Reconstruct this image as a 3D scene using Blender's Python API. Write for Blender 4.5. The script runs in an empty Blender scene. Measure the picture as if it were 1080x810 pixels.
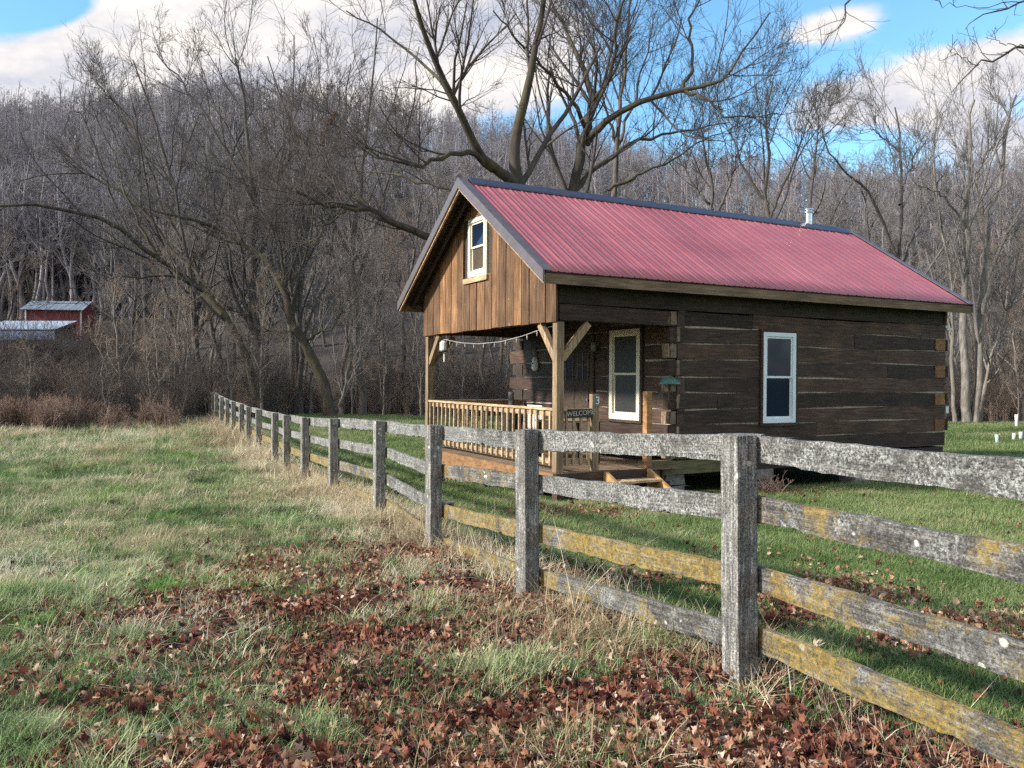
import bpy, math, random
import numpy as np
from mathutils import Vector, Matrix
R = math.radians
sc = bpy.context.scene
COL = sc.collection
rng = np.random.default_rng(7)
random.seed(7)
CZ = 1.5            # eye height of the camera
F = 864.2 / 1080.0  # focal length over image width

# ------------------------------------------------------------------ helpers
def tag(o, label=None, cat=None, group=None, kind=None):
    if label: o['label'] = label
    if cat: o['category'] = cat
    if group: o['group'] = group
    if kind: o['kind'] = kind
    return o

def empty(name, loc=(0, 0, 0), rot=(0, 0, 0)):
    o = bpy.data.objects.new(name, None); COL.objects.link(o)
    o.location = loc; o.rotation_euler = rot; o.empty_display_size = .2
    return o

def link(name, me, mat=None, parent=None, coll=None):
    o = bpy.data.objects.new(name, me)
    (coll or COL).objects.link(o)
    if mat is not None and len(me.materials) == 0:
        for m in (mat if isinstance(mat, (list, tuple)) else [mat]):
            me.materials.append(m)
    if parent: o.parent = parent
    return o

def np_mesh(name, V, Fq, smooth=False, attrs=None, uv=None):
    """V (n,3), Fq (m,k) int array of equal sized faces"""
    V = np.asarray(V, np.float32); Fq = np.asarray(Fq, np.int32)
    me = bpy.data.meshes.new(name)
    me.vertices.add(len(V)); me.vertices.foreach_set('co', V.ravel())
    m, k = Fq.shape
    me.loops.add(m * k); me.loops.foreach_set('vertex_index', Fq.ravel())
    me.polygons.add(m)
    me.polygons.foreach_set('loop_start', np.arange(0, m * k, k, dtype=np.int32))
    me.polygons.foreach_set('loop_total', np.full(m, k, np.int32))
    if smooth: me.polygons.foreach_set('use_smooth', np.ones(m, bool))
    me.update(calc_edges=True)
    for an, av in (attrs or {}).items():
        a = me.attributes.new(an, 'FLOAT', 'POINT'); a.data.foreach_set('value', np.asarray(av, np.float32))
    return me

class MB:
    """collects boxes, bars, tubes into ONE mesh; carries a 'tone' value per piece"""
    def __init__(s): s.v = []; s.f = []; s.t = []
    def add(s, vs, fs, tone=None):
        b = len(s.v); s.v += [tuple(p) for p in vs]; s.f += [tuple(i + b for i in f) for f in fs]
        s.t += [random.random() if tone is None else tone] * len(vs)
    def box(s, x0, x1, y0, y1, z0, z1, tone=None, j=0.0):
        if x0 > x1: x0, x1 = x1, x0
        if y0 > y1: y0, y1 = y1, y0
        if z0 > z1: z0, z1 = z1, z0
        r = lambda: random.uniform(-j, j)
        vs = [(x + r(), y + r(), z + r()) for z in (z0, z1) for (x, y) in ((x0, y0), (x1, y0), (x1, y1), (x0, y1))]
        s.add(vs, [(3, 2, 1, 0), (4, 5, 6, 7), (0, 1, 5, 4), (1, 2, 6, 5), (2, 3, 7, 6), (3, 0, 4, 7)], tone)
    def bar(s, a, b, w, h, up=(0, 0, 1), tone=None):
        a = Vector(a); b = Vector(b); d = (b - a).normalized(); up = Vector(up)
        x = d.cross(up).normalized(); y = x.cross(d).normalized()
        vs = []
        for p in (a, b):
            for sx, sy in ((-1, -1), (1, -1), (1, 1), (-1, 1)):
                vs.append(p + x * sx * w / 2 + y * sy * h / 2)
        s.add(vs, [(0, 1, 2, 3), (7, 6, 5, 4), (0, 4, 5, 1), (1, 5, 6, 2), (2, 6, 7, 3), (3, 7, 4, 0)], tone)
    def tube(s, pts, rad, k=8, cap=True, tone=None):
        pts = [Vector(p) for p in pts]; n = len(pts)
        if not hasattr(rad, '__len__'): rad = [rad] * n
        vs = []; fs = []; px = None
        for i, p in enumerate(pts):
            d = (pts[min(i + 1, n - 1)] - pts[max(i - 1, 0)])
            if d.length < 1e-9: d = Vector((0, 0, 1))
            d.normalize()
            if px is None: px = d.orthogonal().normalized()
            else:
                px = (px - d * px.dot(d)); px = px.normalized() if px.length > 1e-6 else d.orthogonal().normalized()
            py = d.cross(px)
            for j in range(k):
                a = 2 * math.pi * j / k
                vs.append(p + (px * math.cos(a) + py * math.sin(a)) * rad[i])
        for i in range(n - 1):
            for j in range(k):
                fs.append((i * k + j, i * k + (j + 1) % k, (i + 1) * k + (j + 1) % k, (i + 1) * k + j))
        if cap: fs += [tuple(range(k))[::-1], tuple((n - 1) * k + j for j in range(k))]
        s.add(vs, fs, tone)
    def build(s, name, mat, parent=None, smooth=False, bevel=0, coll=None):
        me = bpy.data.meshes.new(name); me.from_pydata(s.v, [], s.f); me.update()
        a = me.attributes.new('tone', 'FLOAT', 'POINT'); a.data.foreach_set('value', np.array(s.t, np.float32))
        if smooth:
            for p in me.polygons: p.use_smooth = True
        o = link(name, me, mat, parent, coll)
        if bevel:
            md = o.modifiers.new('Bevel', 'BEVEL'); md.width = bevel; md.segments = 2; md.limit_method = 'ANGLE'
        return o

def hash2(ix, iy, seed):
    h = (ix.astype(np.int64) * 374761393 + iy.astype(np.int64) * 668265263 + seed * 974634777) & 0x7fffffff
    h = ((h ^ (h >> 13)) * 1274126177) & 0x7fffffff
    return ((h ^ (h >> 16)) & 0xffff) / 65535.0
def vnoise(x, y, s=1.0, seed=0):
    x = np.asarray(x, float) / s; y = np.asarray(y, float) / s
    ix = np.floor(x); iy = np.floor(y); fx = x - ix; fy = y - iy
    fx = fx * fx * (3 - 2 * fx); fy = fy * fy * (3 - 2 * fy)
    a = hash2(ix, iy, seed); b = hash2(ix + 1, iy, seed); c = hash2(ix, iy + 1, seed); d = hash2(ix + 1, iy + 1, seed)
    return (a * (1 - fx) + b * fx) * (1 - fy) + (c * (1 - fx) + d * fx) * fy
def fbm(x, y, s=1.0, seed=0, o=4):
    r = 0; a = .5; t = 0
    for i in range(o):
        r = r + a * vnoise(x, y, s / 2 ** i, seed + i * 17); t += a; a *= .5
    return r / t
def sstep(a, b, x):
    t = np.clip((np.asarray(x, float) - a) / (b - a), 0, 1); return t * t * (3 - 2 * t)

# ------------------------------------------------------------------ terrain
LY = [-30, 0, 4.25, 6.25, 8.3, 10.7, 13, 15.2, 19.6, 24, 28.4, 35, 45, 60, 500]
LH = [1.45, 1.5, 1.57, 1.63, 1.67, 1.71, 1.78, 1.85, 1.91, 1.87, 1.78, 1.62, 1.55, 1.6, 1.6]
RY = [-30, 0, 4.25, 8, 12, 16, 25, 60, 500]
RH = [1.45, 1.5, 1.58, 1.74, 1.82, 1.9, 2.0, 2.0, 2.0]
def fence_x(y):  return 1.185 - (np.asarray(y, float) - 4.25) * 0.448
def fdist(x, y): return (np.asarray(x, float) - fence_x(y)) * 0.913      # + on the house side
def gz(x, y, micro=True):
    x = np.asarray(x, float); y = np.asarray(y, float)
    w = sstep(0, 14, fdist(x, y))
    h = np.interp(y, LY, LH) * (1 - w) + np.interp(y, RY, RH) * w
    z = CZ - h
    a = np.interp(x / np.maximum(y, 60), [-1.2, -.65, -.35, 0, .2, .4, .65, 1.2], [58, 63, 70, 58, 49, 46, 47, 48])
    ramp = np.interp(y, [55, 75, 110, 160, 205, 225, 300, 500], [0, .04, .26, .66, .97, 1.0, .75, .3])
    z = z + a * ramp + (fbm(x, y, 28, 5) - .5) * 7 * sstep(60, 120, y)
    if micro:
        near = 1 - sstep(25, 60, y)
        z = z + (fbm(x, y, 1.6, 3) - .5) * .07 * near + (fbm(x, y, .35, 9, 2) - .5) * .035 * near * (fdist(x, y) < 1)
    return z
def gz1(x, y): return float(gz(np.array([x]), np.array([y]))[0])
def wood_edge(x):    # y at which the brush and the wood begin
    return np.interp(x, [-30, -20, -16, -12.2, -11.2, -8, 6, 14, 40], [30, 30.5, 32, 36, 47, 50, 48, 42, 42]) 

# ------------------------------------------------------------------ materials
class NT:
    def __init__(s, name):
        s.m = bpy.data.materials.new(name); s.m.use_nodes = True; s.t = s.m.node_tree; s.n = s.t.nodes; s.n.clear()
        s.out = s.n.new('ShaderNodeOutputMaterial'); s.b = s.n.new('ShaderNodeBsdfPrincipled')
        s.t.links.new(s.b.outputs[0], s.out.inputs[0])
        s.b.inputs['Specular IOR Level'].default_value = .3
    def lk(s, a, b): s.t.links.new(a, b)
    def node(s, ty, **kw):
        n = s.n.new(ty)
        for k, v in kw.items(): setattr(n, k, v)
        return n
    def coords(s, scale=(1, 1, 1), kind='Object', rand=True, rot=(0, 0, 0)):
        tc = s.node('ShaderNodeTexCoord'); mp = s.node('ShaderNodeMapping'); mp.inputs['Scale'].default_value = scale
        mp.inputs['Rotation'].default_value = rot
        src = tc.outputs[kind]
        if rand:
            oi = s.node('ShaderNodeObjectInfo'); mu = s.node('ShaderNodeMath', operation='MULTIPLY'); mu.inputs[1].default_value = 37.0
            s.lk(oi.outputs['Random'], mu.inputs[0]); ad = s.node('ShaderNodeVectorMath', operation='ADD')
            s.lk(src, ad.inputs[0]); s.lk(mu.outputs[0], ad.inputs[1]); src = ad.outputs[0]
        s.lk(src, mp.inputs['Vector']); return mp.outputs[0]
    def noise(s, vec, scale, detail=4, rough=.6, dist=0):
        n = s.node('ShaderNodeTexNoise'); n.inputs['Scale'].default_value = scale; n.inputs['Detail'].default_value = detail
        n.inputs['Roughness'].default_value = rough; n.inputs['Distortion'].default_value = dist
        if vec is not None: s.lk(vec, n.inputs['Vector'])
        return n.outputs['Fac']
    def ramp(s, fac, stops, interp='LINEAR'):
        r = s.node('ShaderNodeValToRGB'); e = r.color_ramp.elements; r.color_ramp.interpolation = interp
        while len(e) < len(stops): e.new(0.5)
        for el, (p, c) in zip(e, stops):
            el.position = p; el.color = (c[0], c[1], c[2], 1) if hasattr(c, '__len__') else (c, c, c, 1)
        s.lk(fac, r.inputs[0]); return r.outputs[0]
    def mix(s, fac, a, b, mode='MIX'):
        m = s.node('ShaderNodeMix', data_type='RGBA', blend_type=mode)
        for i, v in ((0, fac), (6, a), (7, b)):
            if hasattr(v, 'type') and not isinstance(v, (int, float)): s.lk(v, m.inputs[i])
            elif isinstance(v, (int, float)): m.inputs[i].default_value = v
            else: m.inputs[i].default_value = (v[0], v[1], v[2], 1)
        return m.outputs[2]
    def attr(s, name, ty='GEOMETRY'):
        a = s.node('ShaderNodeAttribute', attribute_type=ty, attribute_name=name); return a.outputs['Fac']
    def math(s, op, a, b=None, clamp=False):
        m = s.node('ShaderNodeMath', operation=op, use_clamp=clamp)
        for i, v in ((0, a), (1, b)):
            if v is None: continue
            if isinstance(v, (int, float)): m.inputs[i].default_value = v
            else: s.lk(v, m.inputs[i])
        return m.outputs[0]
    def bump(s, h, strength=.5, dist=.02):
        b = s.node('ShaderNodeBump'); b.inputs['Strength'].default_value = strength; b.inputs['Distance'].default_value = dist
        s.lk(h, b.inputs['Height']); s.lk(b.outputs[0], s.b.inputs['Normal'])
    def col(s, c):
        if hasattr(c, 'type'): s.lk(c, s.b.inputs['Base Color'])
        else: s.b.inputs['Base Color'].default_value = (*c, 1)
    def rough(s, r):
        if hasattr(r, 'type'): s.lk(r, s.b.inputs['Roughness'])
        else: s.b.inputs['Roughness'].default_value = r

def mat_wood(name, dark, mid, light, grain=(1.2, 22, 22), rough=.85, bump=.4, tone=.5, spots=None):
    """grain runs along the axis with the small scale; tone attribute varies the board's colour"""
    t = NT(name); v = t.coords(grain)
    g = t.noise(v, 2.2, 6, .65, .6)
    c = t.ramp(g, [(.28, dark), (.5, mid), (.72, light)])
    big = t.noise(t.coords((1, 1, 1)), 2.0, 3, .5)
    c = t.mix(.6, c, t.ramp(big, [(.3, (.55, .55, .58)), (.7, (1.25, 1.2, 1.15))]), 'MULTIPLY')
    tn = t.attr('tone')
    c = t.mix(tone, c, t.ramp(tn, [(0, (.5, .48, .46)), (.35, (.85, .82, .8)), (.7, (1.15, 1.05, .95)), (1, (1.6, 1.45, 1.2))]), 'MULTIPLY')
    if spots:
        s = t.noise(t.coords((1, 1, 1)), spots[1], 5, .7)
        c = t.mix(t.ramp(s, [(spots[2], 0), (spots[2] + .05, 1)]), c, spots[0])
    t.col(c); t.rough(rough); t.bump(g, bump, .01)
    return t.m

def mat_fence(name, yellow, crust, ax=0, base=.80):
    t = NT(name)
    sc_ = [30, 30, 30]; sc_[ax] = 1.1
    v = t.coords(tuple(sc_)); g = t.noise(v, 1.8, 8, .75, .8)
    k = lambda *c: tuple(q * base for q in c)
    c = t.ramp(g, [(.32, k(.035, .032, .030)), (.46, k(.10, .094, .088)), (.58, k(.24, .228, .21)), (.72, k(.46, .44, .40))])
    o = t.coords((1, 1, 1))
    blot = t.noise(o, 7, 6, .75); fine = t.noise(o, 90, 3, .8)
    c = t.mix(t.ramp(blot, [(.40, .85), (.55, 0)]), c, k(.085, .08, .076))
    c = t.mix(.8, c, t.ramp(fine, [(.38, (.35, .35, .35)), (.5, (1, 1, 1)), (.62, (2.0, 2.0, 1.9))]), 'MULTIPLY')
    sp = t.noise(o, 70, 5, .8); pat = t.noise(o, 5.5, 5, .7)
    m1 = t.math('MULTIPLY', t.ramp(sp, [(.47, 0), (.60, 1)]), t.ramp(pat, [(.70 - crust * .4, 0), (.88 - crust * .4, 1)]))
    c = t.mix(m1, c, (.47, .475, .45))
    vo = t.node('ShaderNodeTexVoronoi'); vo.inputs['Scale'].default_value = 11; t.lk(o, vo.inputs['Vector'])
    wv = t.noise(o, 40, 4, .7)
    vd = t.math('ADD', vo.outputs['Distance'], t.math('MULTIPLY', wv, .35))
    m2 = t.math('MULTIPLY', t.ramp(vd, [(.34, 1), (.40, 0)]), t.ramp(t.noise(o, 3.1, 4, .6), [(.56, 0), (.60, 1)]))
    c = t.mix(m2, c, (.60, .60, .53))
    yp = t.noise(o, 3.4, 6, .72, .4); yf = t.noise(o, 55, 5, .75)
    m3 = t.math('MULTIPLY', t.ramp(yp, [(.70 - yellow * .30, 0), (.80 - yellow * .30, 1)]), t.ramp(yf, [(.36, 0), (.58, 1)]))
    yc = t.ramp(t.noise(o, 26, 4, .7), [(.35, (.15, .105, .03)), (.55, (.38, .25, .035)), (.72, (.44, .37, .17))])
    c = t.mix(t.math('MULTIPLY', m3, .92), c, yc)
    t.col(c); t.rough(.92)
    t.bump(t.math('ADD', g, t.math('MULTIPLY', sp, .7)), .9, .012)
    return t.m

def mat_simple(name, c, rough=.6, metal=0, var=.25, vs=8, bump=0, spec=.3):
    t = NT(name); n = t.noise(t.coords((1, 1, 1)), vs, 5, .6)
    lo = [x * (1 - var) for x in c]; hi = [min(1, x * (1 + var)) for x in c]
    t.col(t.ramp(n, [(.3, lo), (.7, hi)])); t.rough(rough); t.b.inputs['Metallic'].default_value = metal
    t.b.inputs['Specular IOR Level'].default_value = spec
    if bump: t.bump(n, bump, .01)
    return t.m

def mat_bark(name, a, b, moss=0.0, sc_=9):
    t = NT(name); g = t.noise(t.coords((sc_, sc_, sc_ * .25), rand=True), 1.0, 5, .65)
    c = t.ramp(g, [(.32, a), (.68, b)])
    oi = t.node('ShaderNodeObjectInfo')
    c = t.mix(.45, c, t.ramp(oi.outputs['Random'], [(0, (.6, .6, .64)), (.35, (1, .97, .95)), (.7, (1.25, 1.12, 1.02)), (1, (.8, .82, .9))]), 'MULTIPLY')
    if moss:
        mo = t.noise(t.coords((1, 1, .5)), 2.2, 4, .6)
        c = t.mix(t.ramp(mo, [(.52 - moss * .1, 0), (.66 - moss * .1, .75)]), c, (.085, .078, .035))
    t.col(c); t.rough(.9); t.bump(g, .6, .03)
    return t.m

def mat_blade(name, stops, trans=.25):
    """plant matter; colour picked by the instance's tint and jittered by its random number"""
    t = NT(name); tn = t.attr('tint', 'INSTANCER')
    oi = t.node('ShaderNodeObjectInfo')
    f = t.math('ADD', tn, t.math('MULTIPLY', t.math('SUBTRACT', oi.outputs['Random'], .5), .22), True)
    c = t.ramp(f, stops)
    n = t.noise(t.coords((1, 1, 1), rand=True), 22, 3, .6)
    c = t.mix(.55, c, t.ramp(n, [(.3, (.6, .6, .6)), (.7, (1.4, 1.35, 1.3))]), 'MULTIPLY')
    t.col(c); t.rough(.75); t.b.inputs['Specular IOR Level'].default_value = .2
    if trans:
        tr = t.node('ShaderNodeBsdfTranslucent'); t.lk(c, tr.inputs['Color'])
        mx = t.node('ShaderNodeMixShader'); mx.inputs[0].default_value = trans
        t.lk(t.b.outputs[0], mx.inputs[1]); t.lk(tr.outputs[0], mx.inputs[2]); t.lk(mx.outputs[0], t.out.inputs[0])
    return t.m

M = {}
M['board'] = mat_wood('gable board', (.05, .028, .017), (.165, .092, .048), (.34, .215, .125), (14, 14, .8), tone=.85, bump=.6, spots=((.26, .22, .17), 3.5, .66))
M['log'] = mat_wood('dark hewn log', (.024, .015, .012), (.060, .038, .029), (.115, .076, .058), (1.1, 14, 14), rough=.75, tone=.85, bump=1.0)
M['logv'] = mat_wood('dark hewn log cross', (.026, .016, .013), (.064, .040, .031), (.12, .08, .06), (14, 1.1, 14), rough=.72, tone=.7, bump=.8)
M['logend'] = mat_wood('log end grain', (.08, .04, .022), (.19, .10, .048), (.30, .175, .09), (9, 9, 9), tone=.6, bump=.5)
M['logend_grey'] = mat_wood('pale log end', (.10, .075, .055), (.22, .165, .12), (.40, .32, .24), (9, 9, 9), tone=.7, bump=.6)  # pale tone has the sun on the gable-facing ends painted in
M['chink'] = mat_simple('chinking mortar', (.38, .32, .26), .95, var=.5, vs=30)
M['post'] = mat_wood('porch post timber', (.14, .095, .055), (.30, .215, .13), (.48, .37, .25), (16, 16, 1.2), tone=.3, bump=.4)
M['rail'] = mat_wood('porch rail timber', (.20, .14, .085), (.40, .30, .19), (.58, .47, .33), (8, 1.5, 8), tone=.5, bump=.3)
M['orange'] = mat_wood('fresh stained timber', (.18, .095, .045), (.33, .18, .085), (.46, .28, .14), (3, 3, 8), tone=.4, bump=.2)
M['newwood'] = mat_wood('new yellow timber', (.34, .19, .075), (.55, .33, .14), (.68, .45, .22), (3, 3, 8), tone=.2, bump=.2)
M['deck'] = mat_wood('deck boards', (.12, .085, .06), (.24, .17, .11), (.36, .27, .19), (1.0, 14, 14), tone=.5, bump=.3)
M['fascia'] = mat_wood('fascia board', (.10, .068, .038), (.19, .13, .078), (.30, .22, .135), (1.2, 16, 16), tone=.3, bump=.3)
M['olive'] = mat_wood('mossy sill timber', (.06, .055, .03), (.13, .12, .06), (.2, .19, .10), (1.2, 16, 16), tone=.2, bump=.3)
M['darkwood'] = mat_wood('shadowed old timber', (.03, .022, .018), (.06, .045, .036), (.10, .075, .06), (1.2, 12, 12), tone=.4, bump=.3)  # shade of soffit, skirt and log ends is painted into this brown
M['cream'] = mat_simple('cream window paint', (.70, .64, .52), .5, var=.1)
M['white'] = mat_simple('white window paint', (.74, .80, .84), .45, var=.08)
M['offwhite'] = mat_simple('white plastic', (.74, .73, .70), .5, var=.1)
M['trimgrey'] = mat_simple('rake trim metal', (.15, .12, .12), .42, metal=.3, var=.15, spec=.5)
M['ridge'] = mat_simple('ridge cap metal', (.075, .07, .10), .35, metal=.4, var=.15, spec=.5)
M['steel'] = mat_simple('stovepipe steel', (.62, .64, .66), .28, metal=1, var=.2)
M['black'] = mat_simple('black metal', (.03, .03, .03), .5)
M['stone'] = mat_simple('foundation stone', (.20, .185, .17), .95, var=.4, vs=14, bump=.8)
M['greenpaint'] = mat_simple('dull green enamel', (.06, .16, .13), .4, var=.5, vs=30)
M['wire'] = mat_simple('grey white paint', (.42, .41, .39), .6)
M['interior'] = mat_simple('dark room', (.02, .02, .024), .9)
t = NT('red roof metal'); n = t.noise(t.coords((.5, 1, 1)), 1.3, 4, .6)
st = t.noise(t.coords((3.2, .35, .35)), 2.0, 6, .7)
c = t.mix(.7, t.ramp(n, [(.3, (.35, .088, .098)), (.7, (.43, .130, .138))]), t.ramp(st, [(.28, (.68, .72, .75)), (.45, (.95, .96, .97)), (.58, (1.02, 1.02, 1.02)), (.72, (1.15, 1.35, 1.35))]), 'MULTIPLY')
tcx = t.node('ShaderNodeTexCoord'); sxx = t.node('ShaderNodeSeparateXYZ'); t.lk(tcx.outputs['Object'], sxx.inputs[0])
wn = t.node('ShaderNodeTexWhiteNoise', noise_dimensions='1D'); t.lk(t.math('FLOOR', t.math('DIVIDE', t.math('ADD', sxx.outputs[0], .452), .9144)), wn.inputs['W'])
c = t.mix(1.0, c, t.ramp(wn.outputs['Value'], [(0, (.90, .90, .91)), (1, (1.08, 1.07, 1.07))]), 'MULTIPLY')
t.col(c); t.rough(t.ramp(st, [(.3, .30), (.7, .52)])); t.b.inputs['Specular IOR Level'].default_value = .6
M['roof'] = t.m
t = NT('window glass'); t.col((.010, .018, .040)); t.rough(.05); t.b.inputs['Specular IOR Level'].default_value = .22
M['glass'] = t.m
t = NT('insect screen glass'); t.col((.035, .034, .034)); t.rough(.45); M['screen'] = t.m

M['rail_grey'] = mat_fence('weathered fence board with crust lichen', .05, .85)
M['rail_mid'] = mat_fence('weathered fence board with some ochre lichen', .72, .6)
M['rail_yellow'] = mat_fence('weathered fence board with ochre lichen', 1.12, .55)
M['fpost'] = mat_fence('weathered fence post', .12, .45, ax=2, base=1.5)
M['bark'] = mat_bark('grey bark', (.045, .038, .034), (.16, .142, .128))
M['barkmoss'] = mat_bark('mossy bark', (.028, .023, .019), (.115, .096, .078), moss=.5, sc_=5)
M['barkpale'] = mat_bark('pale bark', (.10, .09, .08), (.30, .27, .235))
M['twig'] = mat_bark('grey twigs', (.11, .10, .098), (.30, .278, .268), sc_=3)
M['twigdark'] = mat_bark('dark twigs', (.05, .043, .040), (.12, .105, .098), sc_=3)
M['twigfar'] = mat_bark('far twigs', (.14, .13, .145), (.34, .32, .345), sc_=.5)  # mauve grey carries the distance haze, painted into the twig colour
M['brush'] = mat_bark('brush stems', (.13, .10, .08), (.32, .25, .20), sc_=3)
M['weed'] = mat_bark('reddish dry weed', (.17, .11, .085), (.33, .235, .185), sc_=3)

# ground sheet: thatch, lawn and leaf litter told apart by attributes of the place itself
t = NT('ground soil and turf')
o = t.coords((1, 1, 1), rand=False)
n1 = t.noise(o, 1.1, 6, .7); n2 = t.noise(o, 14, 5, .7)
field = t.ramp(n1, [(.35, (.040, .048, .018)), (.5, (.08, .068, .03)), (.68, (.15, .12, .065))])
litter = t.ramp(n2, [(.3, (.045, .022, .015)), (.55, (.11, .055, .035)), (.75, (.20, .12, .075))])
lawn = t.ramp(n1, [(.3, (.035, .062, .014)), (.6, (.060, .105, .022)), (.8, (.12, .13, .045))])
wood = t.ramp(n2, [(.3, (.045, .038, .034)), (.6, (.09, .075, .066)), (.8, (.15, .125, .11))])
c = t.mix(t.attr('lawn'), field, lawn); c = t.mix(t.attr('litter'), c, litter); c = t.mix(t.attr('wood'), c, wood)
c = t.mix(.6, c, t.ramp(n2, [(.3, (.5, .5, .5)), (.7, (1.4, 1.4, 1.4))]), 'MULTIPLY')
t.col(c); t.rough(.95); t.bump(n2, .8, .03)
M['ground'] = t.m

# ------------------------------------------------------------------ ground masks
def m_lawn(x, y):
    return sstep(.1, .7, fdist(x, y) + (fbm(x, y, .8, 21) - .5) * .8)
def m_wood(x, y):
    return sstep(-1.0, 1.5, y - wood_edge(x) + (fbm(x, y, 2, 33) - .5) * 2.5)
def m_leaf(x, y):   # how thickly fallen leaves lie
    x = np.asarray(x, float); y = np.asarray(y, float); fd = fdist(x, y)
    n = fbm(x, y, .9, 41)
    near = 1 - sstep(4.1, 5.6, y + (n - .5) * 2.5)
    side = sstep(-1.5, 1.0, fd + 1.35 + np.clip(8.6 - y, -1, 9) * .55 + (fbm(x, y, 1.1, 44) - .5) * 2.2) * (1 - sstep(7.6, 10.5, y + (n - .5) * 4)) * (1 - sstep(.2, .7, fd))
    m = np.maximum(near * .85, side) * (fd < .6)
    m = m * np.maximum(sstep(.26, .46, n), .9 * (1 - sstep(5.2, 7.5, y)) * sstep(-2.6, -1.4, fd))
    beyond = (fd > .3) * (1 - sstep(2.0, 3.4, fd)) * (1 - sstep(5.5, 9, y)) * sstep(.42, .62, n) * .8
    hx, hy = x - .9, y - 11.2
    house = np.exp(-(hx ** 2 / 1.1 + hy ** 2 / .25)) * .9 + np.exp(-((x - 4.5) ** 2 / 1.2 + (y - 14.0) ** 2 / .5)) * .9
    return np.clip(m + beyond + house * (fd > 0), 0, 1)
def m_straw(x, y):  # share of dead straw in the field grass
    x = np.asarray(x, float); y = np.asarray(y, float); fd = fdist(x, y)
    s = .10 + 1.3 * (fbm(x, y, 1.1, 51) - .46)
    s = s + .42 * sstep(-1.4, -.3, fd) * sstep(5.5, 7, y) + .30 * sstep(19, 28, y)
    return np.clip(s, .03, .97)

# ground mesh
def axis(segs):
    out = []
    for a, b, s in segs: out += list(np.arange(a, b, s))
    return np.array(out + [segs[-1][1]])
xs = axis([(-420, -60, 12), (-60, -20, 1.6), (-20, -6, .35), (-6, 6, .12), (6, 22, .4), (22, 60, 1.6), (60, 420, 12)])
ys = axis([(-60, -2, 3), (-2, 2, .4), (2, 11, .12), (11, 34, .35), (34, 75, 1.0), (75, 240, 3), (240, 520, 12)])
X, Y = np.meshgrid(xs, ys)
Z = gz(X, Y)
V = np.stack([X.ravel(), Y.ravel(), Z.ravel()], 1)
nx, ny = len(xs), len(ys)
ii = (np.arange(ny - 1)[:, None] * nx + np.arange(nx - 1)[None, :]).ravel()
Fq = np.stack([ii, ii + 1, ii + nx + 1, ii + nx], 1)
me = np_mesh('ground', V, Fq, True, dict(lawn=m_lawn(X, Y).ravel(), wood=m_wood(X, Y).ravel(), litter=m_leaf(X, Y).ravel()))
tag(link('ground', me, M['ground']), kind='structure')

# ------------------------------------------------------------------ house (local frame: x along the long wall, y along the gable, z up)
TH = 1.0759
H0 = Vector((.6771, 12.4, CZ))
W, L, P = 5.207, 9.343, 2.32
ZD = -1.338
house = empty('log_cabin', H0, (R(.55), R(.14), math.pi / 2 - TH))
tag(house, 'dark log cabin with red metal roof, board gable and open front porch', 'cabin')
GL = -1.86     # ground level under the house in this frame

COURSE = [1.235, .975, .705, .43, .145, -.125, -.405, -.66, -.925, -1.23]
def log_piece(mb, axis_, a0, a1, c, out, z0, z1, th=.16, tone=None):
    """hewn log along x (axis 0) or y (axis 1), with a slightly wavy face"""
    n = max(2, int(abs(a1 - a0) / .35)); vs = []; fs = []
    ph = random.random() * 9
    for i in range(n + 1):
        s = a0 + (a1 - a0) * i / n
        w = .014 * math.sin(s * 1.7 + ph) + random.uniform(-.006, .006)
        w2 = .012 * math.sin(s * 1.3 + ph * 2) + random.uniform(-.005, .005)
        for (o, z) in ((0, z0 + w), (1, z0 + w * .6), (1, z1 + w2), (0, z1 + w2)):
            d = c + out * (random.uniform(-.008, .008) if o == 0 else -th)
            vs.append((s, d, z) if axis_ == 0 else (d, s, z))
    for i in range(n):
        for j in range(4):
            fs.append((i * 4 + j, i * 4 + (j + 1) % 4, i * 4 + 4 + (j + 1) % 4, i * 4 + 4 + j))
    fs += [(0, 1, 2, 3), (n * 4 + 3, n * 4 + 2, n * 4 + 1, n * 4)]
    mb.add(vs, fs, tone)

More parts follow.
